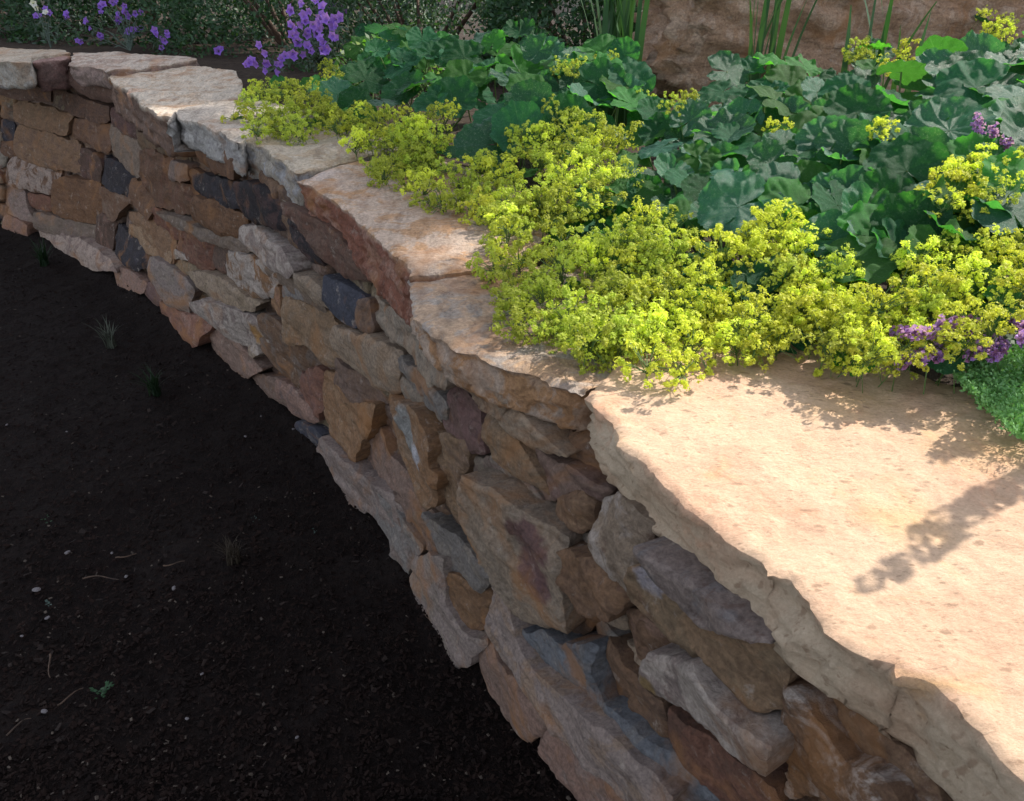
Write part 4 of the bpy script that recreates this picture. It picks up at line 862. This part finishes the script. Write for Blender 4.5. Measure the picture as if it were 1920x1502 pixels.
for k, (lab, root, sprays, leaves, single) in enumerate(PL):
    rd = random.Random(100 + k); b = on_plants(*root)
    pl = thing('ladys_mantle', (b[0], b[1], .88), lab, 'plant', GRP)
    cl = []
    for poly, step, kinds, r0, r1 in leaves:
        for (x, y) in scatter_px(poly, step, rd): cl.append((x, y, rd.uniform(r0, r1) * .92, rd.choice(kinds), None, rd.choice((-.05, -.02, 0, .01))))
    for q in single: cl.append((*q, .02))
    for (x, y, r_, kd, fc, ex) in cl[:100]:
        p = on_plants(x, y, ex); put_leaf(pl, p, r_, kd, rd, fc)
    for (x, y, r_, kd, fc, ex) in cl[:100]:
        p = Vector(on_plants(x, y, ex)); g = Vector((p.x * .75 + b[0] * .25 + .02, p.y * .75 + b[1] * .25 + .03, .87))
        v, f = tube([p, p * .6 + g * .4 + Vector((0, .0, -.02)), g], .0022, .003, 4); link('stalk', mesh('stalk', v, f, M_STEM), pl)
    n = 0
    for poly, step, kd, sz in sprays:
        for (x, y) in scatter_px(poly, step, rd):
            if n >= 100: break
            if noise.noise(Vector((x / 48, y / 34, k))) < -.20:
                if rd.random() < .6: put_leaf(pl, on_plants(x, y, -.015), rd.uniform(.028, .045), rd.choice((0, 1)), rd)
                continue
            p = on_plants(x, y, rd.uniform(.0, .04)); put_spray(pl, p, sz * rd.choice((.6, .8, .95, 1.1, 1.25)), kd if rd.random() < .85 else 1 - kd, rd); n += 1
    print(lab[:30], len(cl), n)
# ---- catmint: stems with whorls of small purple flowers
M_PUR = plain('catmint_flower', (.36, .20, .62), .6, (.48, .28, .66), 90, trans=.25)
M_CAL = plain('catmint_calyx', (.28, .13, .26), .7); M_CATL = plain('catmint_leaf', (.09, .13, .08), .7, trans=.2)
def catmint(name, lab, base, tips, seed, fl=1., leafy=True, big=1., t0=.55):
    rd = random.Random(seed); pl = thing(name, base, lab, 'plant'); sV, sF = [], []
    for tp in tips:
        fV, fF, mi = [], [], []; a = Vector(base); b = Vector(tp); mid = (a + b) / 2 + Vector((rd.uniform(-.01, .01), 0, .03))
        pts = [a * (1 - t) ** 2 + mid * 2 * t * (1 - t) + b * t * t for t in np.linspace(0, 1, 9)]
        v, f = tube(pts, .0016, .0009, 4); n = len(sV); sV += v; sF += [[n + q for q in x] for x in f]
        for t in np.linspace(t0, 1, 17):
            c = a * (1 - t) ** 2 + mid * 2 * t * (1 - t) + b * t * t
            for _ in range(int(8 * fl)):
                d = Vector((rd.gauss(0, 1), rd.gauss(0, 1), rd.gauss(0, .7))).normalized(); p = c + d * rd.uniform(.003, .011) * (1.25 - .5 * t)
                u = d.orthogonal().normalized(); w2 = d.cross(u); s = rd.uniform(.0022, .0042) * big; n = len(fV)
                fV += [p, p + d * s * 1.4 + u * s, p + d * s + w2 * s, p + d * s * 1.4 - u * s, p + d * s - w2 * s]; q = [(n, n + 1, n + 2), (n, n + 2, n + 3), (n, n + 3, n + 4), (n, n + 4, n + 1)]; fF += q; mi += [1 if rd.random() < .3 else 0] * 4
        me = mesh('flower_spike', fV, fF, M_PUR, False); me.materials.append(M_CAL); me.polygons.foreach_set('material_index', mi); link('flower_spike', me, pl)
        if leafy:
            lV, lF = [], []
            for t in np.linspace(.08, .6, 9) if big == 1 else np.linspace(.55, .98, 16):
                c = a * (1 - t) ** 2 + mid * 2 * t * (1 - t) + b * t * t
                for sg in (-1, 1):
                    u = Vector((rd.uniform(-1, 1), rd.uniform(-1, 1), .3)).normalized() * rd.uniform(.010, .018) * big; w2 = u.cross(Vector((0, 0, 1))) * .45; n = len(lV)
                    lV += [c, c + u * .5 * sg + w2, c + u * sg, c + u * .5 * sg - w2]; lF += [(n, n + 1, n + 2), (n, n + 2, n + 3)]
            link('foliage', mesh('foliage', lV, lF, M_CATL, False), pl)
    link('stem', mesh('stem', sV, sF, M_STEM), pl)
def pxh(x, y, e=.0): return tuple(on_plants(x, y, e))
def at_h(x, y, z): return tuple(atz(x, y, z))
p1 = Vector(pxh(1890, 300)); catmint('catmint', 'purple catmint spike standing among the silvery leaves at the right', (p1.x + .03, p1.y + .04, .93), [pxh(1832, 222, .05), pxh(1862, 240, .05), pxh(1888, 262, .05)], 1, 1.3)
catmint('catmint', 'purple catmint flowers at the right edge above the green mat', (.82, .96, .88), [at_h(1900, 600, .99), at_h(1918, 612, 1.0), at_h(1925, 640, .97)], 2, 1.1, t0=.8)
catmint('catmint', 'low purple catmint spikes lying on the peach slab under the yellow froth', tuple(atz(1790, 640, .91)), [at_h(1692, 682, .955), at_h(1722, 676, .965), at_h(1756, 672, .96)], 3, .9, t0=.7)
catmint('catmint', 'pinkish purple catmint tuft between the froth and the green mat', tuple(atz(1880, 640, .91)), [at_h(1818, 668, .96), at_h(1842, 652, .975), at_h(1864, 670, .96)], 4, .9, t0=.7)
sh = lambda x, y, h: tuple(Vector(atz(x, y, .9)) + SUN * (h / SUN.z))
catmint('catmint', 'tall catmint at the right, out over the slab, casting long shadows on it', (1.25, 1.12, .88), [sh(1628, 1090, .44), sh(1716, 1000, .43), sh(1775, 955, .42), sh(1885, 925, .40), sh(1760, 858, .40)], 5, .55, big=1.6, t0=.84)
catmint('catmint', 'catmint leaning over the far edge of the peach slab', (.84, 1.10, .88), [sh(1560, 800, .10), sh(1640, 775, .10), sh(1590, 740, .07), sh(1700, 720, .07), sh(1750, 855, .12), sh(1800, 840, .12)], 6, 1.8)
# ---- green thyme mat
rd = random.Random(9); V, Fs, mi = [], [], []
matpoly = [(1775,680),(1830,645),(1900,640),(2050,660),(2150,800),(2000,850),(1900,815),(1850,770),(1800,720)]
pts_ = scatter_px(matpoly, 3.6, rd, .6)
for (x, y) in pts_:
    p = Vector(atz(x, y, .905 + rd.uniform(0, .035))); 
    for _ in range(4):
        u = Vector((rd.gauss(0, 1), rd.gauss(0, 1), rd.uniform(0, 1.8))).normalized() * rd.uniform(.004, .0085); w2 = u.orthogonal().normalized() * .0017; n = len(V); c = p + Vector((rd.uniform(-.003, .003), rd.uniform(-.003, .003), rd.uniform(-.004, .006)))
        V += [c, c + u * .5 + w2, c + u, c + u * .5 - w2]; Fs.append((n, n + 1, n + 2, n + 3))
tag(link('creeping_thyme', mesh('thyme', V, Fs, plain('thyme_leaf', (.11, .27, .08), .5, (.20, .38, .17), 60, trans=.35), False)), kind='stuff')
# ------------------------------------------------------------------ background
# rock outcrop behind the bed
def rock(name, lab, cx, cy, z0, w_, d_, h_, seed, mat, rot=0.):
    bm = bmesh.new(); bmesh.ops.create_cube(bm, size=2); bmesh.ops.subdivide_edges(bm, edges=bm.edges, cuts=44, use_grid_fill=True)
    for v in bm.verts:
        c = v.co; s = c.normalized(); c2 = c.lerp(s * 1.25, .35); q = c2 * 2.1 + Vector((seed, 0, 0)); vf = noise.voronoi(q * 1.1)[0]
        k = 1 + .16 * noise.fractal(q, 1, 2, 6) + .22 * min(.5, vf[1] - vf[0]) + .07 * noise.fractal(q * 5, 1, 2, 5)
        v.co = Vector((c2.x * w_ / 2, c2.y * d_ / 2, c2.z * h_ / 2)) * k
    me = bpy.data.meshes.new(name); bm.to_mesh(me); bm.free(); me.materials.append(mat); me.polygons.foreach_set('use_smooth', [True] * len(me.polygons)); setcol(me, (.34, .22, .145), (.44, .32, .24))
    o = link(name, me); o.location = (cx, cy, z0 + h_ * .42); o.rotation_euler = (0, 0, rot); return tag(o, lab, 'rock', 'rocks edging the back of the bed')
M_ROCK = stone_material('brown_rock')
rock('boulder', 'long reddish brown boulder behind the dark leaves and iris', 1.45, 3.35, .70, 1.7, .7, .8, 3.3, M_ROCK, .06)
rock('boulder', 'brown weathered boulder at the right behind the yellow froth head', 2.75, 3.15, .72, 1.5, .8, .95, 8.1, M_ROCK, -.1)
# iris clumps
M_IRIS = plain('iris_leaf', (.03, .085, .035), .5, (.05, .11, .045), 6, trans=.15)
def iris(x, y, n, L, seed, lab, spread=.10):
    rd = random.Random(seed); p = Vector(on_plants(x, y)); pl = thing('iris', (p.x, p.y, .87), lab, 'plant', 'irises behind the bed')
    for _ in range(n):
        V, Fs = [], []
        blade((p.x + rd.uniform(-spread, spread) * .6, p.y + rd.uniform(-spread, spread) * .5, .87), rd.uniform(0, 6.28), L * rd.uniform(.75, 1.15), .020 * rd.uniform(.6, 1.1), rd.uniform(.02, .32), 10, V, Fs)
        link('leaf_blade', mesh('leaf_blade', V, Fs, M_IRIS), pl)
iris(1160, 75, 34, .62, 1, 'dense clump of upright strap leaves left of the boulder')
iris(1430, 72, 14, .62, 2, 'sparse strap leaves standing in front of the long boulder', .13)
iris(1660, 95, 9, .5, 3, 'few thin strap leaves right of the boulder middle', .13)
# shrubs
def shrub(name, lab, cx, cy, z0, rx, ry, rz, n, ls, mats, seed, grp=None, aspect=.45, shell=.55):
    rd = random.Random(seed); pl = thing(name, (cx, cy, z0), lab, 'shrub', grp); V, Fs, mi = [], [], []
    k = 0
    while k < n:
        d = Vector((rd.gauss(0, 1), rd.gauss(0, 1), abs(rd.gauss(0, 1)))).normalized(); r_ = rd.uniform(shell, 1) ** .6
        p = Vector((d.x * rx, d.y * ry, d.z * rz)) * r_ ; q = Vector((cx, cy, z0)) + p
        if noise.noise(q * 5.5 / max(.5, rz)) < -.12 * rd.random() - .05 and rd.random() < .8: k += .25; continue
        u = (d + Vector((rd.gauss(0, .8), rd.gauss(0, .8), rd.gauss(0, .8)))).normalized() * ls * rd.uniform(.6, 1.2); w2 = u.cross(Vector((rd.gauss(0, 1), rd.gauss(0, 1), 1))).normalized() * ls * aspect * .5; m = len(V)
        V += [q - u * .5, q + w2, q + u * .5, q - w2]; Fs.append((m, m + 1, m + 2, m + 3)); mi.append(rd.randrange(len(mats))); k += 1
    me = mesh('foliage', V, Fs, mats[0], False)
    for m in mats[1:]: me.materials.append(m)
    me.polygons.foreach_set('material_index', mi); link('foliage', me, pl)
    sV, sF = [], []
    for _ in range(9):
        a = rd.uniform(0, 6.28); v, f = tube([(cx, cy, z0 - .05), (cx + rx * .3 * math.cos(a), cy + ry * .3 * math.sin(a), z0 + rz * .35), (cx + rx * .6 * math.cos(a), cy + ry * .6 * math.sin(a), z0 + rz * .7)], .012 * rz / .5, .004, 5); m = len(sV); sV += v; sF += [[m + q for q in x] for x in f]
    link('branch', mesh('branch', sV, sF, M_TWIG), pl); return pl
MS1 = plain('shrub_dark', (.03, .07, .035), .55, trans=.15); MS2 = plain('shrub_mid', (.05, .11, .05), .55, trans=.2); MS3 = plain('shrub_grey', (.07, .10, .08), .6, trans=.15); MS4 = plain('shrub_bright', (.10, .24, .04), .5, trans=.35); MS5 = plain('shrub_pale', (.35, .42, .30), .6, trans=.3)
for k, (cx, cy, rx, ry, rz, n, ls, ms, lab) in enumerate([
  (-3.7, 6.3, 1.1, .8, 1.0, 17000, .04, (MS1, MS1, MS2), 'dark feathery shrub in the far left corner behind the wall'),
  (-2.35, 5.75, 1.0, .75, .9, 17000, .04, (MS1, MS1, MS2, MS3), 'dark feathery shrub behind the scattered violet bells'),
  (-1.25, 5.1, .9, .7, .9, 17000, .035, (MS1, MS1, MS2), 'dark green shrub behind the tall purple bellflower'),
  (-.45, 4.3, .7, .55, .7, 15000, .03, (MS1, MS2, MS3), 'dark shrub with small glossy leaves left of the iris clump'),
  (.35, 3.9, .55, .45, .7, 15000, .035, (MS1, MS1, MS2), 'deep green shrub right behind the dense iris clump'),
  (-.50, 3.45, .30, .22, .30, 1500, .035, (MS4, MS4, MS5, MS2), 'small bright green and cream leaved shrub in the sun at the top'),
  (2.2, 4.6, 1.6, .6, 1.2, 15000, .05, (MS1, MS1, MS2), 'dark foliage above and behind the boulders')]):
    shrub('shrub', lab, cx, cy, .80, rx, ry, rz, n, ls, ms, 30 + k)
# bellflowers
M_VIO = plain('bell_violet', (.20, .08, .60), .5, (.34, .18, .74), 40, trans=.35); M_WHT = plain('bell_white', (.62, .62, .66), .6, trans=.3)
def bell_mesh(mat):
    V, Fs = [], []
    for i, (r_, z) in enumerate(((.15, 0), (.35, .25), (.42, .6), (.7, .85), (1.0, .95))):
        for j in range(10): an = j * math.pi / 5; rr = r_ * (1 + (.18 if j % 2 else -.18) * (i / 4) ** 2); V.append((rr * math.cos(an), rr * math.sin(an), z))
    for i in range(4):
        for j in range(10): Fs.append((i * 10 + j, i * 10 + (j + 1) % 10, (i + 1) * 10 + (j + 1) % 10, (i + 1) * 10 + j))
    return mesh('bell', V, Fs, mat)
BV, BW = bell_mesh(M_VIO), bell_mesh(M_WHT)
def bellplant(lab, base, flowers, seed, sz=.02, grp=None, leaves=30):
    rd = random.Random(seed); pl = thing('bellflower', base, lab, 'plant', grp); V, Fs = [], []
    for (x, y, dist, wh) in flowers:
        r = ray(x, y); p = Vector(O + r * (dist / r[1]))
        d = Vector((rd.uniform(-.8, .8), -1, rd.uniform(-.3, .7))).normalized()
        for _ in range(1 if wh else 2):
            q = p + Vector((rd.gauss(0, .012), rd.gauss(0, .012), rd.gauss(0, .014))); s = sz * rd.uniform(.8, 1.25)
            link('blossom', BW if wh else BV, pl, Matrix.Translation(q) @ (d + Vector((rd.uniform(-.4, .4), 0, rd.uniform(-.4, .4)))).to_track_quat('Z', 'Y').to_matrix().to_4x4() @ Matrix.Rotation(rd.uniform(0, 6), 4, 'Z') @ Matrix.Diagonal((s, s, s, 1)))
        v, f = tube([p, (p + Vector(base)) / 2 + Vector((0, 0, .03)), Vector(base)], .0018, .0025, 4); m = len(V); V += v; Fs += [[m + q for q in x2] for x2 in f]
        for _ in range(leaves // max(1, len(flowers)) + 2):
            t = rd.uniform(.15, .9); c = p * (1 - t) + Vector(base) * t + Vector((rd.gauss(0, .02), rd.gauss(0, .02), .01)); u = Vector((rd.gauss(0, 1), rd.gauss(0, 1), rd.gauss(0, 1))).normalized() * .018; w2 = u.orthogonal().normalized() * .004; m = len(V)
            V += [c - u, c + w2, c + u, c - w2]; Fs.append((m, m + 1, m + 2, m + 3))
    link('stem', mesh('stem', V, Fs, MS3), pl)
f1 = [(548,12),(562,22),(575,20),(590,12),(552,45),(568,58),(546,70),(560,78),(572,28),(600,35),(612,45),(598,60),(620,22),(628,50),(608,75),(588,48),(560,92),(545,100),(575,95),(600,88),(620,70),(635,35)]
bellplant('tall violet bellflower leaning over the froth at the left', tuple(Vector(atz(610, 135, .9))), [(x, y, 3.3 + .1 * math.sin(x), 0) for x, y in f1], 1, .016, leaves=160)
bellplant('low violet bells hanging by the pale capstone end', tuple(Vector(atz(520, 140, .9))), [(x, y, 3.28, 0) for x, y in [(470,122),(484,115),(492,94),(512,124),(526,120),(534,108),(505,112)]], 2, .014, leaves=60)
bellplant('scattered violet bells in the shade above the soil', tuple(Vector(atz(245, 95, .9))), [(x, y, 4.9, 0) for x, y in [(192,12),(197,20),(215,5),(236,15),(215,38),(228,30),(245,28),(262,22),(170,48),(150,76),(252,58),(265,50),(190,70)]], 3, .017, leaves=60)
bellplant('single bright violet bell cluster hanging over the dark soil', tuple(Vector(atz(305, 100, .9))), [(x, y, 4.5, 0) for x, y in [(296,62),(303,70),(308,60),(300,76)]], 4, .017, leaves=20)
bellplant('violet bells with two white blossoms in the top left corner', tuple(Vector(atz(95, 90, .9))), [(78,30,4.9,0),(126,32,4.9,0),(84,25,4.9,0),(92,25,4.85,1),(63,5,4.85,1),(66,10,4.85,1)], 5, .017, leaves=30)
bellplant('faint violet bells at the top between the shrubs', tuple(Vector(atz(490, 60, .9))), [(490,4,4.6,0),(410,95,4.4,0),(620,6,4.4,0),(640,4,4.4,0)], 6, .017, leaves=20)
# ------------------------------------------------------------------ the tree out of frame that shades the left of the wall
TQ = Vector((.56, -.83, 0)); TV = Vector((-math.sin(EL) * .83, -math.sin(EL) * .56, math.cos(EL))); rd = random.Random(77)
TO = Vector((0, 0, .9)); V, Fs = [], []; cnt = 0
tree = thing('shade_tree', (7.2, 9.4, .3), 'tree behind the boulders whose crown shades the left of the wall', 'tree')
M_TL = plain('tree_leaf', (.05, .10, .03), .6, trans=.2)
while cnt < 52000:
    q_ = rd.uniform(-7, -.80); r_ = rd.uniform(-1.2, 2.6); dep = 14 + rd.uniform(-1.5, 1.5)
    c = TO + SUN * dep + TQ * q_ + TV * r_
    ns = noise.fractal(Vector((q_ * 1.5, r_ * 1.5, 3.3)), 1, 2, 4)
    lo_ = -.62 - .35 * min(1, max(0, (-1.4 - q_) / 1.2)); edge = min((-.80 - q_) / .5, (r_ - lo_) / .3, 1)
    if edge < 0: continue
    if ns < -.50 + (1 - edge) * .5: continue
    cnt += 1
    u = Vector((rd.gauss(0, 1), rd.gauss(0, 1), rd.gauss(0, .6))).normalized() * .10; w2 = u.orthogonal().normalized() * .045; m = len(V)
    V += [c - u, c + w2, c + u, c - w2]; Fs.append((m, m + 1, m + 2, m + 3))
link('crown', mesh('crown', V, Fs, M_TL, False), tree)
cc = TO + SUN * 14 + TQ * -3.5 + TV * 1; V, Fs = tube([(7.2, 9.4, .3), (7.1, 9.3, 3), (6.9, 9.0, 6), tuple(cc)], .16, .05, 12)
for _ in range(14):
    e = TO + SUN * 14 + TQ * rd.uniform(-6.5, -1.2) + TV * rd.uniform(-.3, 2.5); s_ = Vector((6.9, 9.0, 6)).lerp(cc, rd.random()); v, f = tube([s_, s_.lerp(e, .5) + Vector((0, 0, .2)), e], .05, .012, 6); m = len(V); V += v; Fs += [[m + q for q in x] for x in f]
link('trunk', mesh('trunk', V, Fs, plain('bark_grey', (.12, .09, .07), .9, bump=.6)), tree)
